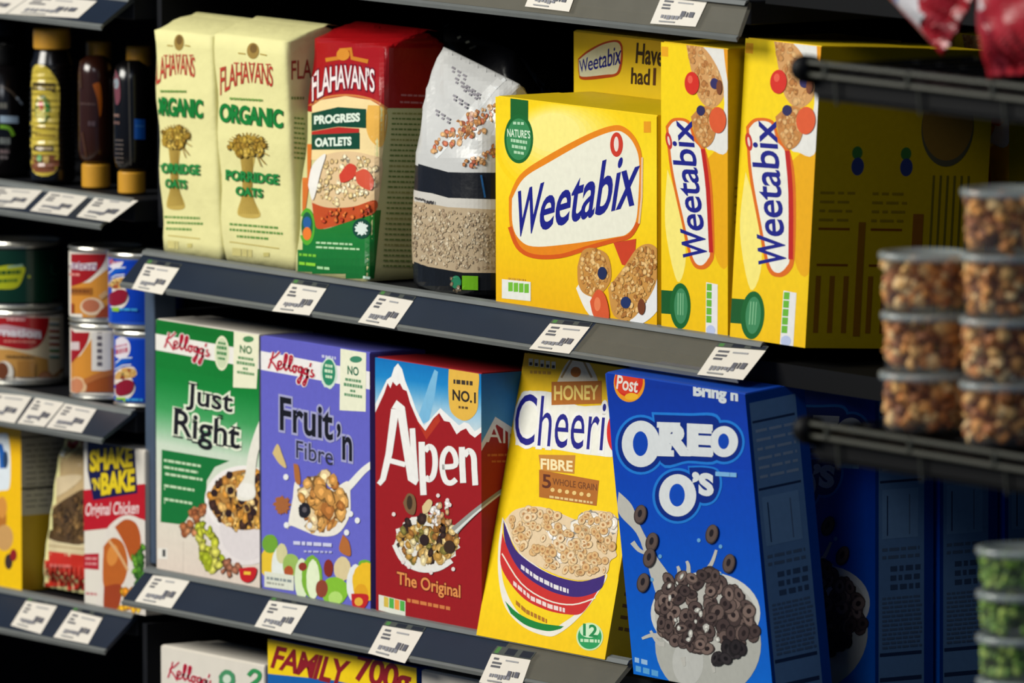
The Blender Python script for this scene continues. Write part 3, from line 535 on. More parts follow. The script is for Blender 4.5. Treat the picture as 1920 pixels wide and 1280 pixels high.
for x, y in ((145, 628), (190, 735), (180, 796), (156, 892), (422, 704), (488, 818)):
    a.ell(x, y, 24, 38, (60, 50, 48), 12); a.ell(x, y-2, 20, 34, (92, 76, 70), 12); a.ell(x-1, y-4, 8, 15, (34, 28, 32), 12)
a.build('bowl_picture', t)
a = c.sart(seed=5); a.rect(0, 0, 100, 100, (10, 66, 150)); a.rect(6, 3, 84, 99, (104, 142, 186)); DKB = (40, 60, 96)
for y0, y1 in ((9, 9.8), (31, 31.8), (87, 88.2), (95, 96.4)): a.rect(8, y0, 80, y1, DKB)
for y in (12, 15, 18, 21, 24, 27): a.words(12, y, 78, 1.1, (156, 174, 196), 0, 18, 4)
a.rect(12, 34, 74, 50, (122, 160, 200)); a.rect(20, 36, 22, 49, DKB); a.rect(58, 36, 60, 49, (96, 118, 148))
for y in (53, 55.5): a.words(12, y, 76, 1.2, (90, 112, 140), 0, 14, 3)
for i, y in enumerate((59, 62, 65)): a.words(26, y, 78, 2.0, (66, 88, 120), 0, 9, 4)
for i in range(12): a.words(12, 69+i*1.45, 80, .8, (92, 114, 142), 0, 10, 2)
a.build('side_print', t)
def copy_tree(o, loc, rot=(0, 0, 0), label=None):
    r = o.copy(); COL.objects.link(r); r.location = loc; r.rotation_euler = rot
    if label: r['label'] = label
    for ch in list(o.children):
        k = ch.copy(); COL.objects.link(k); k.parent = r
        for g in list(ch.children): q = g.copy(); COL.objects.link(q); q.parent = k
    return r
xr = P.x
for px_, y_, lab in ((1641, .112, 'blue cereal box standing upright straight behind the tipped one'), (1762, .181, 'third blue cereal box from the shelf front, in shade'), (1884, .25, 'rearmost blue cereal box, almost hidden by the wire rack')):
    copy_tree(ob, (at(px_, 1100, y_).x-.2235, y_, ZL-.015), (R(LEAN), 0, 0), lab)

# ---- landscape yellow wheat biscuit box
YG = [(0, (236, 200, 8)), (.3, (242, 212, 30)), (.65, (238, 196, 6)), (1, (228, 172, 2))]
c = Carton('cereal_box', 'landscape yellow wheat biscuit box standing in front, with white logo oval', 'cereal box', (at(930, 571).x, 0, 0), .2645, .105, at(930, 181).z, M['yellow'], group='yellow wheat biscuit boxes')
t = c.t; z = (900, 0, 2.0)
OATC = [(196, 144, 76), (182, 126, 60), (210, 164, 96), (160, 104, 46), (222, 182, 120)]
a = Art(c.front, z, seed=3); a.grad([(40, 350), (680, 410), (680, 1240), (40, 1130)], YG); [a.ell(330-i*6, 560-i*7, 270-i*19, 190-i*13, (240, 203+i*2.6, 12+i*13)) for i in range(10)]; a.rect(614, 455, 640, 497, (224, 150, 20)); a.build('front_print', t)
def wee(a, tl, tr, br, bl, bold=.03):
    def wp(u, v, X, Y): u = u*.74 if u < .26 else .1924+(u-.26)*1.0914; return ((tl[0]+(tr[0]-tl[0])*u)*(1-v)+(bl[0]+(br[0]-bl[0])*u)*v, (tl[1]+(tr[1]-tl[1])*u)*(1-v)+(bl[1]+(br[1]-bl[1])*u)*v)
    a.text('Weetabix', 0, 0, 1, 0, 1, (20, 26, 128), bold, 0, None, 0, .97, wp)
a = Art(c.front, z, lift=.001); a.curve([(108, 740), (150, 655), (250, 585), (400, 505), (500, 470), (550, 482), (590, 530), (608, 600), (606, 740), (596, 840), (560, 892), (500, 908), (400, 940), (300, 968), (200, 968), (142, 930), (112, 850)], (222, 128, 14)); a.line([(112, 850), (142, 926), (200, 960), (300, 960), (400, 930), (500, 902), (560, 885), (592, 835)], 16, (204, 84, 14), 4)
a.curve([(120, 745), (165, 668), (260, 608), (400, 530), (500, 492), (545, 502), (580, 545), (597, 610), (594, 735), (584, 830), (552, 876), (500, 890), (330, 915), (200, 924), (146, 895), (122, 840)], (226, 224, 206)); a.line([(608, 590), (606, 740), (596, 838)], 7, (226, 190, 150)); a.up(5)
a.ell(512, 542, 24, 46, (196, 54, 34)); a.ell(511, 540, 9, 28, (226, 210, 200)); wee(a, (142, 718), (614, 546), (578, 772), (126, 894), .014); a.build('product_title', t)
a = Art(c.front, z, lift=.001); a.rect(114, 355, 180, 450, (20, 92, 36)); a.ell(145, 520, 54, 92, (20, 96, 40)); a.ell(145, 522, 46, 78, (52, 128, 76)); a.words(124, 456, 164, 12, (170, 204, 170), .05, 10); a.text('NATURE\u2019S', 102, 482, 188, 490, 30, (206, 226, 200), .02); tag_lines(a, 146, 524, 38, [(14, .8), (14, .7), (12, .5)], (170, 206, 170)); a.build('claim_badge', t)
a = Art(c.front, z, lift=.001, seed=5); a.curve([(360, 1080), (390, 1060), (440, 1160), (470, 1190), (440, 1206), (395, 1160)], (226, 222, 214)); a.curve([(560, 1206), (630, 1080), (672, 1040), (672, 1150), (610, 1212)], (222, 222, 222)); a.poly([(500, 910), (585, 895), (578, 1004), (532, 992)], (196, 62, 30))
a.curve([(365, 1000), (385, 940), (430, 930), (480, 960), (490, 1050), (440, 1110), (390, 1100), (368, 1060)], (190, 134, 62)); a.curve([(480, 1080), (540, 1000), (590, 930), (640, 915), (668, 950), (660, 1060), (610, 1150), (560, 1200), (500, 1180)], (194, 140, 68))
a.blobs([(370, 1000), (390, 945), (430, 935), (475, 960), (484, 1050), (440, 1100), (392, 1092)], 120, 5, 10, OATC, ed=.82, hi=1.06); a.blobs([(486, 1080), (540, 1010), (590, 940), (640, 922), (662, 950), (655, 1050), (610, 1140), (560, 1190), (506, 1175)], 210, 5, 11, OATC, ed=.82, hi=1.06)
a.curve([(412, 1130), (440, 1086), (470, 1110), (484, 1190), (450, 1206), (424, 1180)], (206, 84, 44)); a.ell(440, 1140, 12, 26, (222, 120, 76)); a.ell(458, 1024, 17, 24, (30, 40, 80)); a.ell(546, 1134, 19, 22, (28, 46, 96)); a.ell(605, 1150, 14, 30, (110, 56, 26)); a.build('biscuit_picture', t)
a = Art(c.front, z, lift=.001); a.rect(82, 1046, 190, 1118, (222, 222, 214), .1)
for i in range(4): a.rect(106+i*20, 1058+i*2, 123+i*20, 1092+i*2, (110, 180, 50))
a.words(105, 1040, 170, 8, (200, 150, 40), .1, 12); a.build('nutrition_icons', t)

# ---- yellow box standing on end behind the landscape one
yb = .117; PX = at(1075, 165, yb); c = Carton('cereal_box', 'dim yellow wheat biscuit box standing behind the landscape yellow one', 'cereal box', (PX.x, yb, 0), .187, .105, at(1075, 57, yb).z, M['yellow'], group='yellow wheat biscuit boxes')
t = c.t; z = (1060, 40, 8.0)
a = Art(c.front, z, lift=.0005); a.curve([(190, 560), (330, 440), (560, 320), (760, 280), (840, 330), (860, 440), (850, 640), (790, 800), (600, 850), (260, 876), (200, 780)], (180, 70, 20)); a.curve([(200, 580), (340, 470), (560, 350), (740, 310), (815, 350), (835, 450), (815, 640), (760, 775), (600, 800), (260, 830), (210, 760)], (216, 214, 180)); a.up(4); wee(a, (205, 590), (850, 330), (830, 640), (215, 770), .01)
a.text('Have', 1070, 320, 1480, 370, 310, (66, 50, 20), .02, 20); a.text('had', 990, 690, 1270, 710, 250, (66, 44, 16), .02, 10); a.line([(1340, 700), (1330, 960)], 40, (90, 50, 16)); a.build('front_print', t)

# ---- two upright yellow boxes
NT, NR, NB = (62, 157), (301, 166), (75, 1152)
def narrow(c):
    t = c.t; q = c.fq; px = lambda p: (1200+p[0]/1.8824, p[1]/1.8824)
    def mk(lift=.0002, seed=3):
        a = Art(c.front, (1200, 0, 1.8824), seed=seed, lift=lift)
        def P(x, y):
            ax, ay = NR[0]-NT[0], NR[1]-NT[1]; bx, by = NB[0]-NT[0], NB[1]-NT[1]; dx, dy = x-NT[0], y-NT[1]; D = ax*by-ay*bx
            u, v = (dx*by-dy*bx)/D, (ax*dy-ay*dx)/D
            return tuple(q[0][i]+(q[1][i]-q[0][i])*u+(q[3][i]-q[0][i])*v for i in (0, 1))
        a.P = P; return a
    a = mk(); a.grad([(40, 140), (320, 150), (320, 1210), (50, 1170)], [(0, (238, 204, 10)), (.5, (240, 206, 14)), (1, (234, 186, 4))]); a.curve([(225, 560), (310, 520), (315, 900), (262, 880)], (228, 166, 6)); a.curve([(90, 600), (130, 720), (160, 900), (130, 990), (85, 800)], (240, 224, 120)); a.rect(64, 172, 88, 206, (226, 160, 20)); a.build('front_print', t)
    a = mk(.0005, 6); a.curve([(205, 150), (310, 150), (310, 500), (250, 522), (230, 500), (290, 380), (270, 260)], (222, 220, 214)); a.curve([(285, 150), (315, 150), (315, 330), (296, 240)], (226, 150, 20)); BK = [(206, 156, 96), (214, 170, 112), (190, 134, 74), (176, 116, 60)]
    a.curve([(150, 150), (215, 165), (272, 245), (288, 330), (245, 376), (198, 340), (172, 250)], (204, 152, 94)); a.blobs([(160, 155), (215, 172), (268, 250), (280, 330), (245, 368), (200, 335), (178, 250)], 90, 6, 12, BK, ed=.85, hi=1.05); a.curve([(172, 410), (215, 370), (262, 392), (256, 480), (222, 515), (190, 480)], (190, 128, 66)); a.blobs([(178, 410), (215, 378), (255, 396), (250, 478), (222, 505), (194, 474)], 50, 6, 11, BK, ed=.85, hi=1.05)
    a.ell(174, 293, 26, 40, (206, 44, 30)); a.ell(168, 280, 9, 14, (226, 90, 66)); a.ell(268, 415, 30, 46, (214, 88, 46)); a.ell(255, 288, 15, 19, (50, 44, 96)); a.ell(207, 386, 15, 18, (44, 40, 84)); a.ell(272, 300, 10, 26, (120, 66, 36)); a.build('biscuit_picture', t)
    a = mk(.0005); a.curve([(82, 450), (110, 420), (165, 424), (190, 480), (225, 520), (250, 640), (262, 860), (250, 920), (215, 942), (178, 915), (140, 770), (100, 600)], (214, 104, 24)); a.curve([(92, 456), (115, 430), (160, 434), (182, 490), (212, 530), (232, 650), (246, 860), (238, 905), (212, 928), (184, 900), (150, 770), (110, 600)], (228, 226, 214)); a.line([(216, 520), (236, 660), (250, 880)], 15, (184, 30, 24), 3); a.ell(94, 500, 11, 30, (190, 50, 40), -12); a.ell(94, 500, 4, 16, (226, 200, 190), -12)
    wee(a, (150, 905), (92, 424), (176, 424), (240, 905), .014); a.build('product_title', t)
    a = mk(.0005); a.rect(70, 1024, 125, 1106, (18, 84, 34)); a.ell(142, 1075, 37, 80, (20, 94, 40)); a.ell(144, 1075, 24, 62, (60, 130, 84)); a.words(132, 1030, 156, 90, (120, 176, 130), 0, 3, 5); a.build('claim_badge', t)
    a = mk(.0005); a.curve([(234, 985), (275, 990), (276, 1176), (234, 1172)], (224, 222, 220), 1)
    for i in range(5): a.rect(236, 990+i*28, 254, 1014+i*28, (104, 176, 50))
    a.ell(252, 1152, 16, 18, (180, 190, 220)); a.build('nutrition_icons', t)
    a = c.sart(seed=4); a.rect(0, 0, 100, 100, (196, 160, 6)); BR = (130, 70, 14)
    for x in (24, 52): a.ell(x, 35, 3, 2.2, (60, 110, 50)); a.ell(x+.6, 39.5, 3.6, 3, (50, 60, 110))
    for x in (4, 34):
        for y in (60, 72): a.rect(x, y, x+18, y+.8, BR)
        for k in range(3): a.rect(x+k*8, 76, x+k*8+3, 95, (150, 96, 16))
        for k in range(4): a.words(x, 48+k*3, x+20, 1, (150, 120, 20), 0, 6, 2)
    a.rect(27, 58, 31, 96, (150, 96, 14)); a.ell(75, 26, 15, 13, (90, 84, 60)); a.ell(75, 25, 14.5, 12, (140, 104, 40)); a.rect(58, 55, 64, 95, (150, 90, 24))
    for k in range(6): a.rect(68+k*4, 42, 69.2+k*4, 95, (120, 104, 30))
    a.build('side_print', t)
c = Carton('cereal_box', 'upright yellow wheat biscuit box, the left of the two standing on end', 'cereal box', (0, 0, 0), .106, .187, .2545, M['yellow'], group='yellow wheat biscuit boxes'); narrow(c)
P = at(1370, 633); c = Carton('cereal_box', 'upright yellow wheat biscuit box leaning back at the right shelf end', 'cereal box', (P.x, -.001, P.z+.001), .118, .187, .2645, M['yellow'], lean=3.7, group='yellow wheat biscuit boxes'); narrow(c)
nb = c.t
copy_tree(nb, (at(1892, 300, .235).x-.118, .235, -.005), (R(3.7), 0, 0), 'dark yellow box deep behind the leaning upright one')

# ---------------------------------------------------------------- bottom row, only the tops in the picture
def bottom_box(name, label, x0, x1, ytl, m, h_=.27, y=0.0):
    P0 = at(x0, ytl, y); P1 = at(x1, ytl+(x1-x0)*.2, y); zb = P0.z-h_
    return Carton(name, label, 'cereal box', (P0.x, y, zb), P1.x-P0.x-.001, .065, h_, m, group='cereal boxes on the bottom shelf')
c = bottom_box('cereal_box', 'white cereal box with red script, left on the bottom shelf', 301, 497, 1209, M['white']); z = (240, 1040, 2.3415)
a = Art(c.front, z); kelloggs(a, 160, 450, 372, 500, 130); a.ell(434, 545, 36, 42, (70, 140, 96), jit=.05); a.ell(434, 545, 18, 20, (200, 214, 196)); a.line([(528, 530), (550, 508), (576, 520), (572, 545), (540, 570)], 18, (50, 140, 80), 4); a.build('maker_logo', c.t)
c = bottom_box('cereal_box', 'yellow and blue cereal box reading FAMILY 700g on the bottom shelf', 502, 782, 1197, M['blue'], .276, -.002)
a = Art(c.front, z); a.poly([(600, 360), (1300, 500), (1300, 640), (1100, 590), (900, 550), (600, 520)], (236, 200, 14)); a.poly([(600, 520), (900, 552), (1100, 592), (1300, 640), (1300, 700), (600, 700)], (20, 92, 166)); a.up(4); a.text('FAMILY', 624, 398, 950, 440, 96, (136, 24, 34), .03, 0, None, 0, .9, lambda u, v, X, Y: (X+30*(1-v), Y+28*u+v*16*u)); a.text('700g', 985, 432, 1225, 500, 150, (136, 24, 34), .03, 0, None, 0, .92, lambda u, v, X, Y: (X+26*(1-v), Y)); a.build('front_print', c.t)
c = bottom_box('cereal_box', 'white cereal box with red script, right on the bottom shelf', 790, 990, 1255, M['white']); a = Art(c.front, z); kelloggs(a, 1315, 545, 1530, 600, 130); a.build('maker_logo', c.t)

# ---------------------------------------------------------------- paper oat bags
def sring(cx, cy, hw, hd_, z_, n=44, e=5, bulge=0):
    o = []
    for i in range(n):
        t_ = 2*math.pi*i/n; cc, ss = math.cos(t_), math.sin(t_)
        x = math.copysign(abs(cc)**(2/e), cc)*hw; y = math.copysign(abs(ss)**(2/e), ss)*hd_
        o.append((cx+x, cy+y*(1+bulge*(1-(x/hw)**2)), z_))
    return o
def paper_bag(name, label, x0, w_, d_, h_, roof, lean, m, y0=.004, group=None, zb=0.0, seed=1, narrowing=.02):
    rn = random.Random(seed); rg = []; K = 16
    def tf(r, zz): return [(x, y+zz*math.tan(R(lean)), z_) for x, y, z_ in r]
    cx, cy = x0+w_/2, y0+d_/2
    for i in range(K+1):
        f = i/K; zz = h_*f; wv = .0009*math.sin(f*17+seed)
        rg.append(tf(sring(cx, cy, w_/2*(1-narrowing*f)*(.985 if i == 0 else 1)+wv, d_/2*(1-.04*f)*(.97 if i == 0 else 1)+wv, zb+zz+.001, e=16, bulge=.03*math.sin(f*3.1)), zz))
    for f in (.12, .3, .5, .7, .85, 1.0):
        rg.append(tf(sring(cx+.002*rn.uniform(-1, 1), cy+d_*.12*f, w_/2*(1-narrowing)*(1-.02*f), d_/2*.96*(1-f)+.0022, zb+h_+roof*math.sin(f*1.45)+.001, e=8-2*f), h_+roof*f))
    for f in (.3, 1.0):                      # folded ridge lying back
        rg.append(tf(sring(cx, cy+d_*.12+.016*f, w_/2*(1-narrowing)*.97, .0022, zb+h_+roof+.004-.003*f, e=6), h_+roof))
    t_ = thing(name, label, 'bag', (cx, cy, zb), group); mb = MB().rings(rg); return t_, mb
def oat_bag(label, x0, w_, lean, fx, seed, h_=.214):
    t_, mb = paper_bag('oat_bag', label, x0, w_, .075, h_, .013, lean, M['cream'], y0=.002, seed=seed, group='paper bags of porridge oats')
    mb.build('paper_bag', M['cream'], t_, smooth=True); sk = Skin(mb, 9)
    def mk(lift=.0003):
        a = Art(sk, (270, 0, 2.370), seed=seed, lift=lift); a.P = lambda x, y: (lambda q: (270+q[0]/2.370, q[1]/2.370))(fx(x, y)); return a
    RED, GRN, TAN = (176, 58, 44), (14, 116, 48), (160, 130, 46)
    a = mk(); a.ell(484, 226, 27, 36, (150, 122, 60)); a.ell(486, 216, 16, 20, (110, 84, 40)); a.line([(418, 236), (450, 240)], 5, TAN); a.line([(515, 240), (545, 246)], 5, TAN)
    a.text('FLAHAVANS', 338, 300, 572, 296, 92, RED, .008, 0, None, 0, .95, lambda u, v, X, Y: (X, Y-24*math.sin(math.pi*u)+v*(1-u)**3*34))
    for x, y in ((336, 304), (398, 280), (430, 286), (470, 284), (505, 284), (540, 286)): a.line([(x, y), (x+22, y)], 5, RED)
    a.words(380, 432, 526, 12, (110, 150, 70), .06, 10); a.build('maker_logo', t_, PAPER)
    a = mk(.0011); a.text('ORGANIC', 334, 456, 616, 486, 86, GRN, .045, 0, None, 0, .95); a.build('product_title', t_, PAPER); a = mk(.0015); a.text('PORRIDGE', 362, 752, 598, 774, 48, (30, 126, 60), .05); a.text('OATS', 406, 826, 526, 838, 42, (30, 126, 60), .05); a.build('variety_text', t_, PAPER)
    a = mk(.00022); a.curve([(425, 690), (490, 690), (480, 780), (482, 870), (516, 962), (418, 956), (434, 870), (436, 780)], (186, 160, 80))
    for i in range(9): a.line([(432+i*6, 700), (440+i*5, 790), (438+i*5, 860), (425+i*10, 950)], 3.0, (156, 126, 50))
    for i in range(16): b = R(200+i*11.5); a.line([(455+60*math.cos(b), 645+38*math.sin(b)), (458+92*math.cos(b), 648+60*math.sin(b))], 4, (150, 118, 44))
    for k in ((505, 690, 540, 730), (515, 670, 552, 690), (500, 690, 520, 740)): a.line([k[:2], k[2:]], 4, (150, 118, 44))
    a.ell(455, 648, 72, 46, TAN, jit=.1); a.blobs(ellreg(458, 650, 84, 52), 46, 9, 18, [(166, 136, 50), (186, 156, 70), (140, 108, 34)])
    a.build('wheat_sheaf_picture', t_, PAPER)
    a = mk(.00022)
    for x0_, y0_, x1_, cc in ((380, 990, 600, (96, 140, 66)), (380, 1014, 616, (96, 140, 66)), (412, 1044, 556, (96, 140, 66))): a.words(x0_, y0_, x1_, 12, cc, .08, 14)
    a.line([(380, 1074), (600, 1104)], 4, (180, 160, 80)); a.words(386, 1158, 500, 16, (176, 130, 60), .1, 14); a.words(392, 1100, 480, 40, (196, 186, 120), .1, 30); a.rect(530, 1122, 556, 1140, (190, 180, 110)); a.build('small_print', t_, PAPER)
    return t_, mb, sk
x1 = at(303, 481).x; x2 = at(414, 500).x; x3 = at(553, 513).x
oat_bag('cream paper bag of organic oats at the left end of the middle shelf', x1-.004, (x2-x1)+.001, -3.0, lambda x, y: (36+(x-335)*.80, y-30-(x-335)*.05), 2, .211)
tb, mb, sk = oat_bag('cream paper bag of organic oats beside the red and green bag', x2-.003, (x3-x2)+.000, -3.0, lambda x, y: (x, y), 5, .214)
a = Art(sk, (270, 0, 2.370), seed=4, lift=.0003); a.text('FLA', 655, 270, 745, 262, 84, (150, 60, 46), .008); a.words(655, 430, 715, 14, (120, 140, 70), 0, 12)
for i in range(9): a.words(668, 520+i*22, 716, 9, (110, 140, 66), .1, 10)
a.build('side_print', tb, PAPER)

# ---- red and green oat bag
xr0 = at(553, 516).x-.001; RL = 5.6
t, mb = paper_bag('oat_bag', 'red and green bag of oats with a porridge bowl picture', xr0, .128, .07, .217, .012, RL, M['cream'], y0=-.002, seed=8, group='paper bags of porridge oats', narrowing=-.01)
fc = []
for f_ in mb.f:
    q_ = sum((mb.v[i] for i in f_), V((0, 0, 0)))/len(f_); p_ = proj(q_); fc.append(lin((150, 14, 20)) if p_[1] < 203 else lin((204, 200, 140)))
mesh('paper_bag', mb.v, mb.f, FILM, t, True, fc)
sk = Skin(mb, 9); z = (540, 0, 2.133)
FR = [(95, 100), (430, 140), (402, 260), (335, 1140), (20, 1110), (75, 450)]
a = Art(sk, z, seed=3, lift=.0003); a.poly([(60, 60), (640, 40), (640, 434), (400, 432), (395, 440), (330, 402), (230, 386), (130, 402), (60, 450)], (158, 14, 20))
a.poly([(64, 446), (130, 400), (230, 384), (330, 400), (398, 440), (376, 640), (60, 640)], (230, 206, 150)); a.curve([(320, 420), (396, 440), (380, 580), (330, 560), (310, 490)], (222, 170, 76)); a.line([(64, 440), (130, 396), (230, 380), (330, 396), (398, 434)], 8, (200, 120, 60), 4)
a.grad([(10, 860), (372, 840), (340, 1160), (10, 1140)], [(0, (40, 120, 40)), (.4, (20, 112, 44)), (1, (16, 92, 36))]); a.poly([(0, 560), (96, 560), (90, 700), (64, 880), (20, 900)], (206, 110, 40)); a.build('front_print', t, FILM)
a = Art(sk, z, seed=4, lift=.0006); a.line([(150, 240), (200, 232), (210, 200), (250, 196), (256, 232), (320, 246)], 16, (196, 120, 30)); a.ell(220, 218, 26, 24, (206, 134, 40))
a.text('FLAHAVAN\u2019S', 96, 286, 346, 278, 92, (228, 216, 214), .012, 0, (110, 16, 40), .05, .92, lambda u, v, X, Y: (X, Y-22*math.sin(math.pi*u)+v*(1-u)**3*30)); a.build('maker_logo', t, FILM)
a = Art(sk, z, seed=4, lift=.0006); GD = (12, 66, 46); a.poly([(94, 452), (200, 428), (312, 436), (312, 512), (200, 506), (94, 524)], GD); a.poly([(94, 526), (200, 508), (284, 514), (284, 530), (94, 540)], (176, 40, 30)); a.poly([(94, 538), (286, 530), (286, 596), (94, 598)], GD); a.up(3); a.text('PROGRESS', 104, 462, 288, 450, 36, (214, 226, 210), .05); a.text('OATLETS', 108, 552, 254, 546, 36, (214, 226, 210), .05); a.build('product_title', t, FILM)
a = Art(sk, z, seed=6, lift=.0006); a.curve([(84, 740), (110, 640), (220, 605), (330, 620), (378, 650), (362, 800), (340, 850), (240, 885), (130, 915), (100, 850)], (214, 184, 140)); a.curve([(96, 810), (160, 830), (260, 826), (350, 800), (346, 850), (260, 880), (130, 916), (106, 880)], (186, 76, 32))
a.blobs([(100, 740), (130, 660), (220, 625), (320, 630), (362, 670), (350, 790), (260, 815), (150, 815)], 120, 7, 13, [(218, 196, 150), (202, 176, 122), (226, 210, 176), (186, 156, 104)]); a.curve([(80, 740), (98, 660), (150, 615), (130, 690), (100, 800)], (226, 222, 214))
a.curve([(204, 700), (240, 655), (272, 668), (262, 710), (215, 730)], (196, 60, 40)); a.curve([(268, 690), (310, 676), (342, 720), (330, 760), (280, 736)], (200, 80, 54)); a.blobs([(100, 850), (330, 820), (320, 860), (140, 905)], 24, 6, 12, [(176, 60, 28), (206, 110, 50)]); a.build('bowl_picture', t, FILM)
a = Art(sk, z, seed=4, lift=.0006); a.ell(76, 906, 31, 74, (80, 160, 40)); a.ell(76, 904, 23, 56, (30, 90, 60)); a.ell(76, 890, 16, 24, (40, 90, 150)); a.ell(76, 934, 17, 26, (222, 116, 40)); a.ell(294, 914, 36, 40, (16, 66, 50)); a.ell(294, 914, 24, 26, (210, 222, 214), jit=.25)
a.words(112, 966, 262, 9, (170, 206, 160), .05, 20); a.words(112, 984, 286, 9, (170, 206, 160), .05, 20); a.words(44, 1012, 112, 12, (110, 180, 50), .08, 14); a.words(44, 1046, 112, 14, (130, 196, 50), .1, 30); a.words(116, 1064, 168, 12, (160, 206, 150), .1, 20); a.line([(300, 1108), (330, 1112)], 10, (200, 226, 206)); a.build('small_print', t, FILM)
a = Art(sk, z, seed=9, lift=.0006); a.words(452, 376, 548, 9, (190, 110, 110), .04, 24); a.words(448, 404, 540, 9, (190, 110, 110), .04, 24)
for i in range(30): a.words(418-i*1.3, 450+i*21, 540, 7, (104, 130, 60) if i % 5 else (150, 150, 80), .02, 14)
a.build('side_print', t, FILM)

# ---- clear pouches of oats
def pouch(label, x0, w_, d_, y0, A, B, hb=.118, name='oat_pouch', seed=1):
    A, B = V(A), V(B); cx, cy = x0+w_/2, y0+d_/2; rn = random.Random(seed); rg = []
    for i, f in enumerate([k_/22 for k_ in range(23)]):
        rg.append([V(p) for p in sring(cx, cy, w_/2*(.95 if i == 0 else 1+.02*math.sin(f*5)), d_/2*(.94 if i == 0 else 1+.05*math.sin(f*4)), .001+hb*f, e=4, bulge=.12)])
    top = rg[-1]; n = len(top)
    tgt = []
    for p in sring(0, 0, 1, 1, 0, e=4): u = (p[0]+1)/2; q = A.lerp(B, u); tgt.append(q+V((0, .0016*p[1], 0)))
    for f in (.12, .28, .45, .62, .78, .9, 1.0):
        r = []
        for i, (p, q) in enumerate(zip(top, tgt)):
            b = p.lerp(q, f); ww = .0035*math.sin(i*.9+f*9)*math.sin(math.pi*f); s_ = math.sin(math.pi*f)*.0
            b = V((b.x, b.y*(1)+((p.y-cy)*(1-f)**.55-(p.y-cy)*(1-f)+ww), b.z)); r.append(b)
        rg.append(r)
    mb = MB().rings(rg); t_ = thing(name, label, 'pouch', (cx, cy, 0), 'plastic pouches of oats'); return t_, mb
yp = .048
t, mb = pouch('clear plastic pouch of oats with black bands and folded-over top', at(770, 552, .0).x-.018, .136, .088, .003, at(832, 88, yp), at(974, 158, yp), hb=.125)
fc = []
for f_ in mb.f:
    p_ = proj(sum((mb.v[i] for i in f_), V((0, 0, 0)))/len(f_)); zx, zy = (p_[0]-540)*2.133, p_[1]*2.133; zy -= min(45, max(0, (zx-470)*.26)); fc.append(lin((192, 192, 190) if zy < 643 else (20, 21, 26) if zy < 745 else (196, 192, 184) if zy < 785 else (178, 158, 128) if zy < 1035 else (17, 18, 20)))
mesh('plastic_film', mb.v, mb.f, FILM, t, True, fc); sk = Skin(mb, 8); z = (540, 0, 2.133)
a = Art(sk, z, seed=2, lift=.0004); GR = (192, 192, 190); a.poly([(440, 100), (960, 100), (960, 660), (830, 694), (640, 688), (470, 640)], GR); a.poly([(470, 640), (640, 690), (960, 690), (960, 800), (640, 790), (460, 740)], (20, 21, 26)); a.poly([(460, 750), (640, 792), (960, 800), (960, 850), (640, 832), (460, 800)], (196, 192, 184)); a.poly([(460, 795), (640, 828), (960, 845), (960, 1100), (700, 1090), (560, 1068), (460, 1030)], (178, 158, 128)); a.poly([(460, 1030), (560, 1066), (700, 1090), (960, 1092), (960, 1300), (460, 1300)], (17, 18, 20)); a.build('printed_bands', t, FILM)
a = Art(sk, z, seed=7, lift=.0006); a.blobs([(478, 812), (640, 842), (900, 858), (900, 1076), (700, 1074), (560, 1052), (478, 1024)], 760, 4, 8, [(190, 172, 142), (172, 150, 120), (204, 188, 160), (152, 130, 104), (184, 162, 128)], ed=.78, hi=1.06); a.build('oats_in_window', t, FILM, label='pale rolled oats showing through the film')
a = Art(sk, z, seed=8, lift=.0006); OR = [(180, 124, 70), (196, 150, 100), (164, 104, 56), (176, 96, 66)]
a.blobs([(570, 590), (640, 510), (740, 440), (830, 420), (835, 470), (760, 560), (650, 580), (590, 615)], 80, 6, 14, OR, ed=.8); a.blobs([(680, 660), (760, 610), (835, 570), (835, 625), (740, 672)], 34, 6, 12, OR, ed=.8); a.build('flakes_picture', t, FILM)
a = Art(sk, z, seed=9, lift=.0005); a.line([(590, 630), (690, 520), (830, 350), (890, 300)], 14, (214, 216, 216), 4); a.line([(690, 500), (780, 390), (850, 320)], 30, (206, 206, 204), 4)
for x, y, n in ((655, 268, 3), (668, 312, 5), (700, 344, 3), (590, 440, 3), (660, 380, 3)):
    for k in range(n): a.line([(x+k*22, y+k*15), (x+k*22+14, y+k*15+8)], 9, (136, 132, 138)); a.line([(x+k*22+2, y+k*15+16), (x+k*22+11, y+k*15+21)], 9, (136, 132, 138))
a.words(490, 784, 545, 10, (70, 66, 62), .2, 14); a.words(546, 800, 584, 14, (60, 56, 56), .1, 8); a.line([(772, 700), (788, 790)], 8, (30, 80, 130)); a.ell(672, 1128, 20, 26, (40, 120, 84)); a.rect(696, 1102, 760, 1158, (100, 160, 20), .03); a.blobs([(640, 1110), (660, 1110), (700, 1170), (670, 1185)], 10, 5, 10, [(120, 104, 80)]); a.build('small_print', t, FILM)
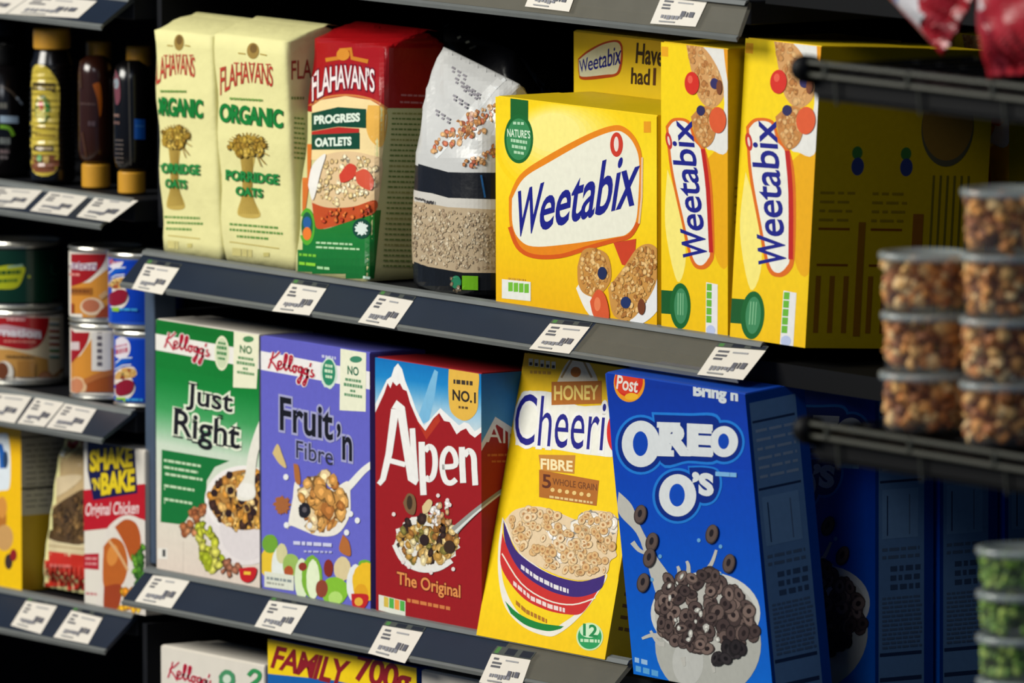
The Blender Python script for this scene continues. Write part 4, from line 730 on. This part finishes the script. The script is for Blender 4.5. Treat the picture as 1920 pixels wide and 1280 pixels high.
for lab, xa, A, B, y0_ in (('black-topped pouch standing behind the clear oat pouch', at(905, 300, .105).x-.012, (835, 40), (965, 96), .103), ('black pouch with a bent corner, behind and right of the clear pouch', at(1010, 300, .10).x-.02, (960, 75), (1072, 150), .185)):
    t, mb = pouch(lab, xa-.045, .115 if y0_ == .103 else .085, .07, y0_, at(*A, y0_+.035), at(*B, y0_+.035), hb=.12, seed=4); mb.build('plastic_film', M['darkfilm'], t, smooth=True)
    a = Art(Skin(mb, 8), (600, 0, 4.0), seed=3, lift=.0004)
    if y0_ == .103:
        for x, y, l in ((935, 180, 30), (1030, 275, 26), (1090, 310, 30), (1120, 345, 50)): a.line([(x, y+l*.4), (x+l, y)], 16, (150, 152, 140))
    else: a.curve([(1660, 260), (1760, 330), (1890, 400), (1890, 620), (1640, 640)], (44, 48, 62)); a.words(1640, 560, 1720, 16, (90, 90, 110), .1, 20)
    a.build('printed_text', t, FILM)

# ---------------------------------------------------------------- left bay: syrup and honey bottles
def on_shelf(px, py, zs):                  # x of a thing whose axis is at y
    return lambda y: at(px, py, y).x
def bottle(label, cx, zs, rad, prof, capprof, m, capm, y=.045, ribs=0, sc_=1.0):
    x = at(cx, 300, y).x; t_ = thing('squeeze_bottle', label, 'bottle', (x, y, zs), 'bottles of syrup and honey'); S = .001*sc_
    p = []
    for r, zz in prof: p.append((r*S, zz*S))
    if ribs:
        q = []; zs_ = [i*.5 for i in range(int(prof[-1][1]*2)+1)]
        for zz in zs_:
            for (r0, z0_), (r1, z1_) in zip(prof, prof[1:]):
                if z0_ <= zz <= z1_ and z1_ > z0_: r = r0+(r1-r0)*(zz-z0_)/(z1_-z0_); break
            q.append(((r+(.55*math.sin(zz*2*math.pi/ribs) if 12 < zz < prof[-1][1]-14 else 0))*S, zz*S))
        p = q
    mb = MB().lathe(p, (x, y, zs+.001), 56); mb.build('bottle', m, t_, smooth=True)
    cm = MB().lathe([(r*S, zz*S) for r, zz in capprof], (x, y, zs+.001), 40); cm.build('cap', capm, t_)
    return t_, mb, x
zz1 = z1; z = (0, 0, 2.909); k = 2.06
t, mb, x = bottle('black ribbed syrup bottle with gold cap and arched yellow label', 99, z1, 20, [(17, 0), (20, 3), (20.5, 30), (20, 85), (19, 108), (15.5, 119), (14.5, 121)], [(16.5, 121.5), (17, 123), (17, 138), (16, 140)], M['darkglass'], M['gold'], .026, ribs=5, sc_=1.075)
sk = Skin(mb, 6); a = Art(sk, z, seed=3, lift=.0006); a.curve([(172, 440), (182, 365), (215, 352), (262, 372), (312, 440), (326, 520), (318, 700), (308, 930), (180, 935), (166, 700), (164, 520)], (190, 168, 62)); a.curve([(178, 850), (308, 850), (304, 930), (184, 934)], (120, 70, 44)); a.rect(178, 448, 302, 500, (70, 58, 28), .05); a.words(186, 462, 296, 22, (150, 130, 60), .05, 20)
a.ell(232, 596, 44, 78, (90, 100, 40)); a.ell(230, 596, 36, 68, (190, 176, 90)); a.curve([(236, 530), (262, 560), (266, 610), (248, 650), (246, 590)], (30, 110, 40)); a.ell(222, 575, 14, 26, (170, 30, 24)); a.ell(222, 636, 26, 26, (206, 196, 120)); a.words(190, 690, 300, 16, (150, 124, 50), .04, 16); a.words(190, 730, 300, 16, (150, 124, 50), .04, 16); a.rect(184, 792, 290, 826, (50, 34, 24), .03); a.words(198, 800, 280, 16, (170, 150, 110), .03, 16); a.ell(214, 862, 14, 20, (110, 160, 100)); a.rect(236, 850, 266, 890, (190, 160, 90)); a.build('paper_label', t, GLOSS)
t, mb, x = bottle('round black bottle with white lettering, cut by the left photo edge', 8, z1, 30, [(22, 0), (26, 4), (27, 40), (25, 75), (18, 100), (12, 108)], [(12.5, 108.5), (13, 112), (13, 124), (12, 126)], M['darkglass'], M['black'], .03)
a = Art(Skin(mb, 6), z, seed=4, lift=.0006); a.line([(0, 468), (60, 500), (110, 560)], 12, (70, 60, 50), 4); a.line([(90, 530), (122, 570)], 12, (170, 180, 190)); a.rect(0, 630, 100, 668, (150, 170, 190), .05); a.line([(0, 690), (50, 700), (74, 740)], 20, (110, 160, 40), 4); a.words(0, 750, 60, 40, (120, 124, 120), .05, 22); a.words(0, 815, 50, 24, (130, 110, 110), .05, 16); a.words(0, 848, 46, 20, (110, 100, 100), .05, 16); a.words(0, 560, 40, 36, (110, 108, 100), .05, 20); a.build('paper_label', t, GLOSS)
t, mb, x = bottle('black bottle behind the round one, small label on its neck', 22, z1, 20, [(20, 0), (20, 90), (16, 118), (13, 124)], [(13.5, 124.5), (14, 130), (13, 138)], M['darkglass'], M['black'], .115)
t, mb, x = bottle('brown upside-down honey bottle beside the ribbed syrup bottle', 180, z1, 17, [(11, 23), (15, 27), (17, 36), (17, 110), (15, 122), (8, 127)], [(13.5, 0), (14, 1), (14, 21), (13, 22.5)], M['brown'], M['gold'], .036)
a = Art(Skin(mb, 6), z, seed=4, lift=.0006); a.curve([(505, 460), (545, 455), (556, 560), (545, 640), (530, 540)], (150, 76, 16)); a.words(440, 560, 520, 12, (80, 60, 56), .05, 20); a.words(480, 660, 520, 30, (74, 58, 62), .05, 16); a.line([(446, 720), (470, 860)], 10, (70, 44, 30)); a.line([(430, 270), (440, 480)], 8, (70, 50, 36)); a.build('paper_label', t, GLOSS)
t, mb, x = bottle('dark upside-down honey bottle at the right end of its shelf', 247, z1, 18, [(11, 21), (15, 25), (17.5, 36), (17.5, 108), (15, 122), (8, 127)], [(13, 0), (13.5, 1), (13.5, 19), (12.5, 20.5)], M['darkglass'], M['gold'], .032)
a = Art(Skin(mb, 6), z, seed=4, lift=.0006); a.rect(732, 648, 792, 758, (24, 84, 170), .05); a.words(740, 680, 786, 14, (60, 120, 190), .05, 12); a.curve([(618, 360), (650, 430), (655, 540), (630, 560)], (110, 60, 70)); a.ell(634, 455, 14, 30, (130, 140, 146)); a.words(622, 620, 650, 18, (140, 110, 100), .1, 12); a.words(622, 660, 650, 18, (120, 90, 84), .1, 12)
for i in range(6): a.words(630, 760+i*24, 672, 9, (100, 90, 84), .05, 12)
a.line([(700, 300), (706, 600), (712, 900)], 8, (70, 66, 60)); a.ell(608, 748, 14, 26, (50, 110, 40)); a.build('paper_label', t, GLOSS)
for cx_, lab in ((187, 'gold-capped bottle in the shade behind the brown honey bottle'), (262, 'gold-capped bottle in the shade behind the dark honey bottle')):
    bottle(lab, cx_, z1, 17, [(16, 0), (17, 3), (17, 100), (13, 116)], [(12, 116.5), (12.5, 118), (12.5, 134), (11.5, 136)], M['darkglass'], M['gold'], .075)

# ---------------------------------------------------------------- left bay: tins
def tin(label, px, zb, y, rr, h_, m):
    x = at(px, 600, y).x; t_ = thing('food_tin', label, 'tin', (x, y, zb), 'tins on the left shelf'); n = .0008
    MB().lathe([(rr-.004, 0), (rr-.0005, .0004), (rr+.0008, .002), (rr-.0006, .004), (rr-.001, h_*.5), (rr-.0006, h_-.004), (rr+.0008, h_-.002), (rr, h_), (rr-.002, h_-.0005), (rr-.0035, h_-.004), (.004, h_-.004)], (x, y, zb+.0005), 56).build('can', M['tin'], t_, smooth=False)
    mb = MB(); mb.lathe([(rr, .0055), (rr, h_-.0055)], (x, y, zb+.0005), 72); mb.f = mb.f[:-2]; mb.build('paper_sleeve', m, t_, smooth=True)
    return t_, Skin(mb, 7)
z = (0, 400, 2.7826); RR = .0362; HH = .0735
REDC, CRM = (150, 22, 26), (214, 186, 130)
def carnation(a, cx, cy, s_=1.0, upper=True):
    a.curve([(cx-170, cy-90), (cx-60, cy-110), (cx, cy-80), (cx+60, cy-112), (cx+140, cy-60), (cx+110, cy+30), (cx, cy+110), (cx-120, cy+60)], REDC)
    a.up(3); a.rect(cx-170, cy-20, cx+90, cy+24, (206, 196, 196), .04); a.text('arnation', cx-160, cy-22, cx+84, cy-12, 42, (120, 96, 120), .02); a.words(cx-60, cy-62, cx+40, 16, (200, 160, 160), .04, 20); a.words(cx-120, cy+46, cx+70, 14, (200, 140, 130), .04, 20)
mwhite = M['white']
def tin_art(t_, sk, kind, dx, dy):
    a = Art(sk, (0+dx/2.7826, 400+dy/2.7826, 2.7826), seed=int(abs(dx)+abs(dy)) % 97+1, lift=.0004)
    if kind == 'wide':
        a.rect(-200, 500, 345, 900, (196, 180, 150), .02); a.poly([(-200, 700), (60, 710), (250, 760), (260, 910), (-200, 900)], (180, 132, 66)); a.up(3)
        a.curve([(-170, 560), (-60, 500), (60, 500), (200, 520), (255, 545), (240, 630), (200, 690), (130, 710), (0, 690), (-120, 660)], REDC); a.up(3); a.poly([(-100, 585), (30, 580), (215, 612), (215, 655), (40, 630), (-100, 640)], (176, 140, 150)); a.text('Carnation', -110, 586, 215, 606, 46, (206, 200, 206), .03); a.words(36, 545, 130, 16, (206, 150, 150), .03, 18); a.words(20, 660, 190, 14, (190, 110, 100), .03, 18)
        for i, cc in enumerate(((90, 120, 130), (150, 40, 36), (120, 40, 40), (150, 50, 40), (50, 120, 60), (60, 130, 120))): a.rect(258, 560+i*34, 310, 584+i*34, (220, 214, 200), .03); a.rect(258, 572+i*34, 310, 584+i*34, cc, .03)
        a.words(30, 740, 180, 14, (110, 80, 40), .02, 18); a.rect(90, 770, 180, 880, (160, 112, 50)); a.ell(238, 862, 40, 40, (150, 96, 64)); a.ell(238, 858, 26, 26, (176, 120, 86)); a.line([(270, 860), (345, 800)], 16, (140, 100, 60)); a.ell(20, 830, 50, 60, (206, 200, 190)); a.ell(10, 820, 34, 44, (100, 54, 30))
    if kind == 'milk':
        a.rect(330, 150, 700, 550, (214, 204, 186), .02); a.poly([(330, 370), (470, 360), (560, 290), (700, 280), (700, 560), (330, 550)], (196, 130, 46)); a.up(3); a.curve([(330, 165), (400, 158), (420, 180), (450, 160), (545, 178), (548, 240), (500, 310), (420, 365), (330, 362)], REDC)
        a.up(3); a.poly([(336, 250), (420, 262), (505, 256), (505, 296), (420, 296), (336, 286)], (196, 186, 190)); a.text('ation', 340, 246, 505, 256, 44, (150, 120, 140), .02); a.words(346, 310, 420, 16, (206, 130, 120), .04, 20); a.rect(350, 388, 480, 425, (150, 90, 30)); a.words(356, 398, 470, 14, (100, 54, 20), .02, 16); a.ell(480, 486, 62, 46, (206, 180, 150)); a.ell(474, 482, 46, 34, (170, 100, 70)); a.line([(520, 440), (560, 410)], 26, (190, 150, 100)); a.poly([(530, 500), (600, 450), (700, 440), (700, 560), (480, 560)], (140, 60, 30)); a.rect(356, 470, 384, 520, (150, 60, 20))
    if kind == 'milkside':
        a.rect(330, 560, 700, 980, (214, 204, 186), .02); a.poly([(330, 790), (420, 740), (480, 650), (700, 760), (700, 990), (330, 980)], (196, 130, 46)); a.up(3); a.curve([(330, 600), (370, 575), (440, 600), (466, 610), (450, 680), (400, 750), (350, 795), (330, 790)], REDC); a.rect(336, 670, 414, 712, (196, 180, 180)); a.rect(478, 590, 580, 820, (210, 204, 196), .03)
        for i in range(6): a.rect(506, 604+i*34, 532, 626+i*34, (90, 84, 90))
        a.poly([(440, 880), (700, 800), (700, 990), (420, 980)], (150, 76, 30)); a.up(2); a.ell(402, 902, 50, 50, (206, 170, 130)); a.ell(398, 898, 36, 38, (186, 120, 84)); a.line([(440, 880), (520, 845), (600, 826)], 30, (170, 100, 50), 3)
    if kind == 'blue':
        a.rect(520, 120, 1100, 620, (8, 56, 170)); a.up(2); a.ell(600, 232, 46, 58, (214, 206, 214)); a.words(570, 240, 634, 30, (176, 90, 110), -.2, 14); a.words(566, 220, 630, 14, (190, 130, 150), -.2, 14)
        a.poly([(562, 320), (600, 288), (655, 286), (650, 300), (605, 312), (566, 350)], (16, 80, 180)); a.line([(560, 318), (600, 284), (655, 282)], 6, (206, 214, 222)); a.line([(566, 345), (605, 322), (650, 318)], 6, (206, 214, 222)); a.curve([(566, 360), (600, 336), (660, 330), (680, 370), (650, 380), (672, 440), (640, 492), (580, 490), (562, 450)], (220, 210, 200)); a.curve([(568, 370), (610, 336), (670, 345), (670, 380), (620, 392), (568, 395)], (196, 150, 80)); a.blobs([(570, 365), (610, 345), (660, 350), (660, 376), (600, 388)], 10, 8, 14, [(206, 170, 100), (150, 70, 40)]); a.curve([(570, 420), (620, 396), (662, 410), (650, 460), (600, 480), (570, 470)], (130, 20, 40)); a.poly([(562, 490), (620, 490), (620, 512), (562, 508)], (130, 180, 40)); a.words(622, 494, 716, 14, (60, 150, 206), .03, 30)
    if kind == 'green':
        a.rect(-300, 130, 360, 500, (6, 42, 28)); a.up(2); a.curve([(-60, 290), (40, 270), (125, 278), (125, 320), (90, 385), (10, 395), (-60, 380)], (150, 156, 20)); a.words(-10, 300, 110, 26, (40, 70, 20), -.05, 20); a.words(-10, 345, 90, 20, (60, 90, 20), -.05, 20); a.ell(152, 330, 9, 9, (130, 140, 20)); a.text('U', 262, 262, 318, 266, 60, (24, 66, 50), .02); a.line([(40, 280), (120, 270)], 10, (120, 150, 130)); a.words(256, 340, 330, 20, (14, 54, 40), .02, 24)
    a.build('printed_label', t_, GLOSS)
t, sk = tin('wide milk tin with red heart label, lower left of the tins', 42, z2, .041, .0405, .073, mwhite); tin_art(t, sk, 'wide', 0, 0)
t, sk = tin('dark green tin with yellow lettering on top of the wide milk tin', 40, z2+.0745, .041, .0405, .066, M['black']); tin_art(t, sk, 'green', 0, 0)
t, sk = tin('milk tin with red heart label, lower one of the middle stack', 201, z2, .038, RR, HH, mwhite); tin_art(t, sk, 'milkside', 0, 0)
t, sk = tin('milk tin with red heart label, top one of the middle stack', 200, z2+HH+.001, .038, RR, HH, mwhite); tin_art(t, sk, 'milk', 0, 0)
t, sk = tin('blue tin with pie picture, lower one beside the green cereal box', 284, z2, .037, RR, HH, M['blue']); tin_art(t, sk, 'blue', 34, 470)
t, sk = tin('blue tin with pie picture, top one beside the shelf label', 274, z2+HH+.001, .037, RR, HH, M['blue']); tin_art(t, sk, 'blue', 0, 0)

# ---------------------------------------------------------------- left bay: packets on the lowest shelf
z = (0, 760, 2.4615)
xr_ = at(41, 1103).x; c = Carton('cereal_box', 'yellow box with white and blue logo at the lower left photo edge', 'box', (xr_-.09, 0, z3), .09, .05, at(20, 797).z-z3, M['yellow']); t = c.t
a = Art(c.front, z, seed=3); a.grad([(-200, 60), (120, 90), (120, 900), (-200, 820)], [(0, (232, 178, 10)), (1, (236, 190, 6))]); a.curve([(-120, 150), (10, 128), (42, 160), (46, 360), (10, 392), (-120, 380)], (214, 222, 228)); a.line([(-60, 190), (0, 186), (12, 290)], 26, (30, 90, 170), 3); a.ell(26, 250, 12, 40, (40, 60, 90)); a.ell(-10, 520, 40, 90, (176, 110, 40)); a.ell(10, 470, 22, 50, (206, 140, 60)); a.ell(20, 610, 40, 60, (196, 150, 90)); a.ell(40, 720, 18, 36, (60, 44, 40)); a.ell(62, 690, 16, 28, (140, 30, 30)); a.build('front_print', t)
a = c.sart(seed=6); a.rect(0, 0, 100, 54, (150, 146, 140)); a.rect(0, 54, 100, 100, (150, 122, 20)); a.rect(0, 6, 100, 7, (50, 46, 46)); a.rect(0, 37, 100, 38.4, (30, 28, 28))
for i in range(12): a.words(10, 11+i*3.4, 92, 1.1, (100, 98, 100), 0, 20, 5)
a.build('side_print', t)
# gravy pouch
def pillow(t_, name, O, ux, uy, nn, W_, H_, T_, m, n=26, k=34, wr=.0012, seed=1, flat=.12):
    rn = random.Random(seed); O, ux, uy, nn = V(O), V(ux).normalized(), V(uy).normalized(), V(nn).normalized(); fr, bk = [], []; mb = MB()
    for j in range(k+1):
        v = j/k
        for i in range(n+1):
            u = i/n; e = min(1, max(0, (min(v, 1-v)-.05)/flat)); tk = T_*(1-abs(2*u-1)**3.2)**.6*(math.sin(e*math.pi/2)**.8) if 0 < u < 1 else 0
            wv = wr*(math.sin(u*23+v*5+seed)+math.sin(v*31-u*9+seed*2))*(.4 if tk else 0)+wr*1.2*math.sin(u*44)*(1-e)
            sq = 1-.05*math.sin(math.pi*v); base = O+ux*((u-.5)*W_*sq+W_/2)+uy*(v*H_)
            fr.append(base+nn*(tk/2+.0004+wv)); bk.append(base-nn*(tk/2+.0004-wv*.5))
    mb.v = fr+bk; N_ = (n+1)*(k+1)
    for j in range(k):
        for i in range(n):
            q = [j*(n+1)+i, j*(n+1)+i+1, (j+1)*(n+1)+i+1, (j+1)*(n+1)+i]; mb.f.append(q); mb.f.append([N_+x for x in q[::-1]])
    bd = [i for i in range(n+1)]+[(j+1)*(n+1)+n for j in range(k)]+[k*(n+1)+n-1-i for i in range(n)]+[(k-1-j)*(n+1) for j in range(k-1)]
    for i in range(len(bd)): p, q = bd[i], bd[(i+1) % len(bd)]; mb.f.append([q, p, N_+p, N_+q])
    mb.build(name, m, t_, smooth=True); return mb
P = at(70, 1112, .018); t = thing('gravy_pouch', 'tan pouch with red bottom between yellow box and chicken box', 'pouch', (P.x+.05, .018, z3+.004))
mb = pillow(t, 'pouch_film', (P.x+.006, .022, z3+.004), (1, 0, 0), (.12, .10, 1), (0, -1, .1), .094, .148, .03, M['cream'], seed=3)
sk = Skin(mb, 7); a = Art(sk, z, seed=3, lift=.0005); a.poly([(100, 100), (460, 100), (460, 640), (170, 610)], (182, 156, 112)); a.poly([(130, 590), (420, 630), (420, 720), (130, 668)], (206, 190, 150)); a.poly([(130, 660), (420, 695), (420, 960), (130, 960)], (190, 44, 30)); a.line([(170, 640), (400, 664)], 4, (150, 120, 80)); a.poly([(232, 100), (262, 100), (262, 300), (226, 320)], (110, 60, 30)); a.curve([(285, 150), (365, 146), (380, 190), (320, 196)], (140, 40, 30)); a.line([(288, 180), (290, 235)], 22, (222, 222, 220)); a.curve([(220, 340), (320, 320), (380, 330), (300, 400), (215, 430)], (206, 186, 150)); a.build('printed_front', t, FILM)
a = Art(sk, z, seed=5, lift=.0008); a.curve([(190, 560), (240, 480), (320, 420), (400, 400), (400, 620), (290, 632), (200, 600)], (84, 62, 36)); a.blobs([(200, 560), (245, 490), (320, 430), (395, 410), (395, 612), (290, 622), (210, 596)], 60, 10, 24, [(110, 82, 46), (130, 98, 56), (70, 50, 28), (92, 66, 36)], .6)
for i in range(9): a.line([(190+i*22, 720+i*3), (184+i*22, 880+i*4)], 5, (206, 76, 60))
a.words(230, 730, 330, 16, (214, 110, 100), .05, 20); a.build('meat_picture', t, FILM)
x0 = at(158, 1126).x; x1_ = at(273, 1148).x
c = Carton('coating_mix_box', 'white and red chicken coating box with navy block, beside the upright post', 'box', (x0, 0, z3), x1_-x0, .035, at(160, 826).z-z3, M['white']); t = c.t
cl = c.front.clip
a = Art(c.front, z, seed=2); a.poly([(370, 392), (680, 360), (680, 548), (370, 580)], (176, 20, 34)); a.poly([(385, 685), (456, 682), (456, 758), (385, 752)], (170, 30, 44)); a.words(394, 700, 446, 12, (210, 140, 140), .03, 20); a.words(394, 724, 446, 12, (210, 140, 140), .03, 20); a.words(396, 860, 450, 14, (190, 120, 120), .1, 14); a.text('Original Chicken', 398, 450, 644, 440, 78, (226, 206, 204), .015, 8); a.build('front_print', t)
a = Art(c.front, z, lift=.0006); a.poly([(404, 168), (540, 172), (590, 140), (616, 130), (634, 404), (430, 436), (404, 300)], (16, 20, 70)); a.up(3); YL = (216, 190, 30); a.text('SHAKE', 414, 206, 612, 182, 102, YL, .045, 0, (60, 40, 10), .03, .95); a.text('\u2019N', 424, 336, 462, 332, 56, YL, .045); a.text('BAKE', 466, 312, 622, 288, 104, YL, .045, 0, (60, 40, 10), .03, .95); a.build('product_title', t)
a = Art(c.front, z, lift=.0006, seed=4); a.curve([(470, 640), (500, 560), (570, 508), (640, 520), (680, 580), (690, 960), (460, 960), (462, 800)], (214, 206, 196)); a.curve([(478, 650), (520, 610), (570, 640), (590, 740), (560, 830), (480, 840)], (178, 92, 30)); a.curve([(530, 560), (580, 525), (632, 550), (650, 640), (610, 720), (575, 640)], (170, 80, 26)); a.curve([(480, 835), (560, 830), (540, 950), (482, 950)], (150, 60, 26)); a.ell(520, 690, 26, 50, (206, 130, 56), 10); a.line([(500, 620), (545, 680), (590, 760)], 12, (206, 160, 110), 3); a.blobs([(545, 870), (640, 820), (640, 960), (545, 960)], 30, 12, 22, [(220, 160, 30), (206, 130, 26), (232, 190, 60)], .7); a.blobs([(610, 720), (660, 640), (678, 800), (640, 850)], 24, 12, 26, [(60, 110, 30), (90, 140, 40), (40, 84, 24)], .6); a.build('chicken_picture', t)

# ---------------------------------------------------------------- black wire rack in the foreground
YR = -.55
def rack_shelf(key, px, py, parent):
    P = at(px, py, YR); x0_, zt_ = P.x, P.z; xe = x0_+.42; mb = MB()
    mb.tube((x0_+.012, YR, zt_), (xe, YR, zt_), .0022); mb.tube((x0_+.012, YR, zt_-.0095), (xe, YR, zt_-.0105), .0022)
    fr = mb.build('front_rail', M['wire'], parent)
    for dx in (.045, .16, .275, .39): MB().tube((x0_+dx, YR, zt_+.001), (x0_+dx, YR, zt_-.010), .0034).build('rail_post', M['wire'], fr)
    for dx in (.050, .165, .28): MB().tube((x0_+dx+.004, YR+.002, zt_-.008), (x0_+dx+.006, YR+.003, zt_-.032), .0013).build('hanging_wire', M['wire'], fr)
    d = MB()
    for i in range(13): d.tube((x0_+.02+i*.032, YR, zt_-.003), (x0_+.02+i*.032, YR+.16, zt_-.003), .0014, 6)
    for i in (0.05, .1, .158): d.tube((x0_+.008, YR+i, zt_-.005), (xe, YR+i, zt_-.005), .0018, 6)
    d.build('wire_deck', M['black'], parent)
    MB().bb((x0_+.012, YR+.006, zt_-.030), (xe, YR+.150, zt_-.008)).bevel(.004, 2).build('tray', M['black'], parent)
    g = []
    for xx, r in ((-.001, .001), (0, .006), (.003, .010), (.008, .0115), (.02, .0115)): g.append([(x0_+xx, YR+.004+r*math.cos(b*math.pi/8), zt_-.006+r*math.sin(b*math.pi/8)) for b in range(16)])
    MB().rings(g).build('end_cap', M['black'], parent, smooth=True); return x0_, zt_
rk = thing('wire_rack', 'black wire display rack holding nut tubs in the right foreground', 'rack', at(1700, 1280, YR))
xa, za = rack_shelf('a', 1489, 114, rk); xb_, zb_ = rack_shelf('b', 1493, 790, rk); PB = at(1500, 1480, YR); rack_shelf('c', 1500, 1480, rk)
MB().bb((xa+.40, YR+.14, -1.25), (xa+.42, YR+.16, .6)).bb((xa+.40, YR, -1.25), (xa+.42, YR+.02, .6)).build('upright', M['black'], rk)
MB().bb((xa+.02, YR+.0, -1.25), (xa+.42, YR+.16, -1.21)).build('base', M['black'], rk)

def lumps(name, parent, cx, cy, zb, r0, r1, h_, n, cols, size, seed):
    rn = random.Random(seed); vs, fs, cs = [], [], []; bm = bmesh.new(); bmesh.ops.create_icosphere(bm, subdivisions=2, radius=1); bm.verts.index_update()
    bv = [v.co.copy() for v in bm.verts]; bf = [[v.index for v in f.verts] for f in bm.faces]; bm.free()
    for k_ in range(n):
        f = rn.random(); rr = (r0+(r1-r0)*f)-size*.75; rr *= (1 if rn.random() < .8 else rn.uniform(.1, 1)); a_ = rn.uniform(0, 6.283); s_ = [size*rn.uniform(.6, 1.25) for _ in range(3)]; ph = [rn.uniform(0, 6) for _ in range(3)]; M3 = Matrix.Rotation(rn.uniform(0, 6), 3, 'X')@Matrix.Rotation(rn.uniform(0, 6), 3, 'Z')
        o = V((cx+rr*math.cos(a_), cy+rr*math.sin(a_), zb+size*.8+f*(h_-size*1.5))); b = len(vs); cc = lin(rn.choice(cols))
        for v in bv:
            d = 1+.22*math.sin(v.x*4+ph[0])*math.sin(v.y*5+ph[1])+.14*math.sin(v.z*7+ph[2]); q = M3@V((v.x*s_[0]*d, v.y*s_[1]*d, v.z*s_[2]*d)); vs.append(o+q)
        fs += [[b+i for i in f_] for f_ in bf]; cs += [cc]*len(bf)
    o = mesh(name, vs, fs, M['nut'], parent, True, cs); o['kind'] = 'stuff'; return o
def tub(label, px, py_bottom, y, rb_, rt_, h_, fill, cols, group, seed, size=.0058, n=150, lidm=None):
    P = at(px, py_bottom, y); cx, cy, zb = P.x, y, P.z; t_ = thing('plastic_tub', label, 'tub', (cx, cy, zb), group)
    MB().lathe([(rb_-.004, .0005), (rb_, .001), (rb_+.0006, .004), (rt_-.0006, h_-.004), (rt_+.0016, h_-.003), (rt_+.0016, h_-.0015), (rt_-.0012, h_-.0015), (rb_-.0004, .0025), (.002, .002)], (cx, cy, zb), 48).build('cup', M['cup'], t_, smooth=True)
    MB().lathe([(rt_+.0020, h_-.004), (rt_+.0026, h_-.001), (rt_+.0020, h_+.0015), (rt_-.004, h_+.0022), (rt_-.005, h_+.0006), (.002, h_+.0006)], (cx, cy, zb), 48).build('lid', M['lid'], t_, smooth=True)
    lumps(fill, t_, cx, cy, zb+.002, rb_-.001, rt_-.001, h_-.006, n, cols, size, seed); return t_
NUT = [(226, 156, 78), (206, 132, 60), (232, 178, 104), (176, 106, 50), (240, 200, 136), (140, 82, 40)]
yt = YR+.052; HT = .0475
pz = at(1735, 806, yt); tb = tub('bottom tub of brown nut pieces in the shorter left stack', 1735, 806, yt, .0325, .0345, HT-.0024, 'walnut_pieces', NUT, 'clear tubs of nut pieces', 3)
base = V(tb.location)
copy_tree(tb, base+V((.0008, .001, HT)), (0, 0, 1.3), 'middle tub of nut pieces in the shorter left stack'); copy_tree(tb, base+V((-.0005, 0, 2*HT)), (0, 0, 2.9), 'topmost tub of nut pieces in the shorter left stack')
b2 = at(1888, 832, yt); HT2 = .0505
t2 = tub('bottom tub of brown nut pieces in the taller right stack', 1888, 832, yt, .0335, .0355, HT2-.0024, 'walnut_pieces', NUT, 'clear tubs of nut pieces', 9)
b2 = V(t2.location)
for i, lab in ((1, 'second tub up of nut pieces in the taller right stack'), (2, 'third tub up of nut pieces in the taller right stack'), (3, 'topmost tub of nut pieces in the taller right stack, nearest the top rail')): copy_tree(t2, b2+V((.0006*i, 0, HT2*i)), (0, 0, 1.1*i), lab)
GRN_ = [(120, 160, 50), (90, 132, 40), (160, 186, 80), (76, 110, 34)]; HG = .0345
pc = at(1500, 1480, YR).z
g1 = tub('green seed tub, bottom one seen in the lower right stack', 1928, 1352, yt, .0365, .0385, HG-.002, 'green_seeds', GRN_, 'clear tubs of green seeds', 5, .0042, 170)
gb = V(g1.location)
for i, lab in ((1, 'green seed tub third from the top of the lower right stack'), (2, 'green seed tub just below the top one, lower right stack'), (3, 'green seed tub on top of the lower right stack')): copy_tree(g1, gb+V((-.0003*i, 0, HG*i)), (0, 0, .9*i), lab)

# ---- red snack bags on the top of the rack
def snack_bag(label, O, ux, uy, nn, W_, H_, T_, seed, fn):
    t_ = thing('snack_bag', label, 'bag', O, 'red snack bags on the rack'); mb = pillow(t_, 'foil_bag', O, ux, uy, nn, W_, H_, T_, M['redfoil'], seed=seed, wr=.0016, flat=.2); a = Art(Skin(mb, 5), (1460, 0, 2.667), seed=seed, lift=.0018); fn(a); a.build('printed_front', t_, FILM)
RD = (172, 32, 44)
def fa(a):
    a.poly([(300, -500), (540, -500), (640, 60), (600, 110), (520, 60), (300, -160)], (120, 128, 140)); a.poly([(520, -300), (640, -300), (640, 40), (590, 100), (530, 30)], (110, 136, 180)); a.poly([(600, -400), (720, -400), (730, 80), (700, 120), (730, 170), (640, 130), (596, 50)], (212, 208, 210)); a.poly([(640, -500), (1100, -500), (1100, 420), (800, 300), (730, 190), (715, 150), (735, 90), (700, 40), (690, -60)], RD); a.curve([(800, 150), (900, 60), (940, 90), (860, 190), (820, 210)], (132, 16, 30)); a.poly([(900, 120), (1000, -20), (1100, 0), (1100, 420), (850, 330)], (110, 14, 24)); a.words(700, 40, 800, 20, (196, 60, 70), .4, 40)  # large maroon area at the right is shading painted onto the red foil
def fb(a):
    a.poly([(900, -500), (1400, -500), (1400, 480), (900, 480)], RD); a.poly([(960, -60), (1000, -60), (1030, 40), (1000, 55), (970, 20)], (214, 206, 206)); a.line([(1000, 60), (1060, 180), (1080, 360)], 40, (150, 24, 40), 4); a.ell(1130, 200, 40, 60, (186, 46, 58), jit=.2); a.curve([(1060, 300), (1110, 280), (1150, 320), (1130, 360), (1070, 360)], (196, 60, 76))
O1 = at(1768, 106, YR+.06)
snack_bag('red snack bag with white and blue corner, tilted on the rack top', O1, (.62, .04, .78), (-.90, .03, .44), (.0, -1, .05), .12, .21, .03, 3, fa)
O2 = at(1838, 120, YR+.03)
snack_bag('plain red snack bag at the top right photo corner', at(1852, 146, YR+.03), (1, .0, .12), (-.16, .03, 1), (.0, -1, .02), .11, .15, .045, 6, fb)
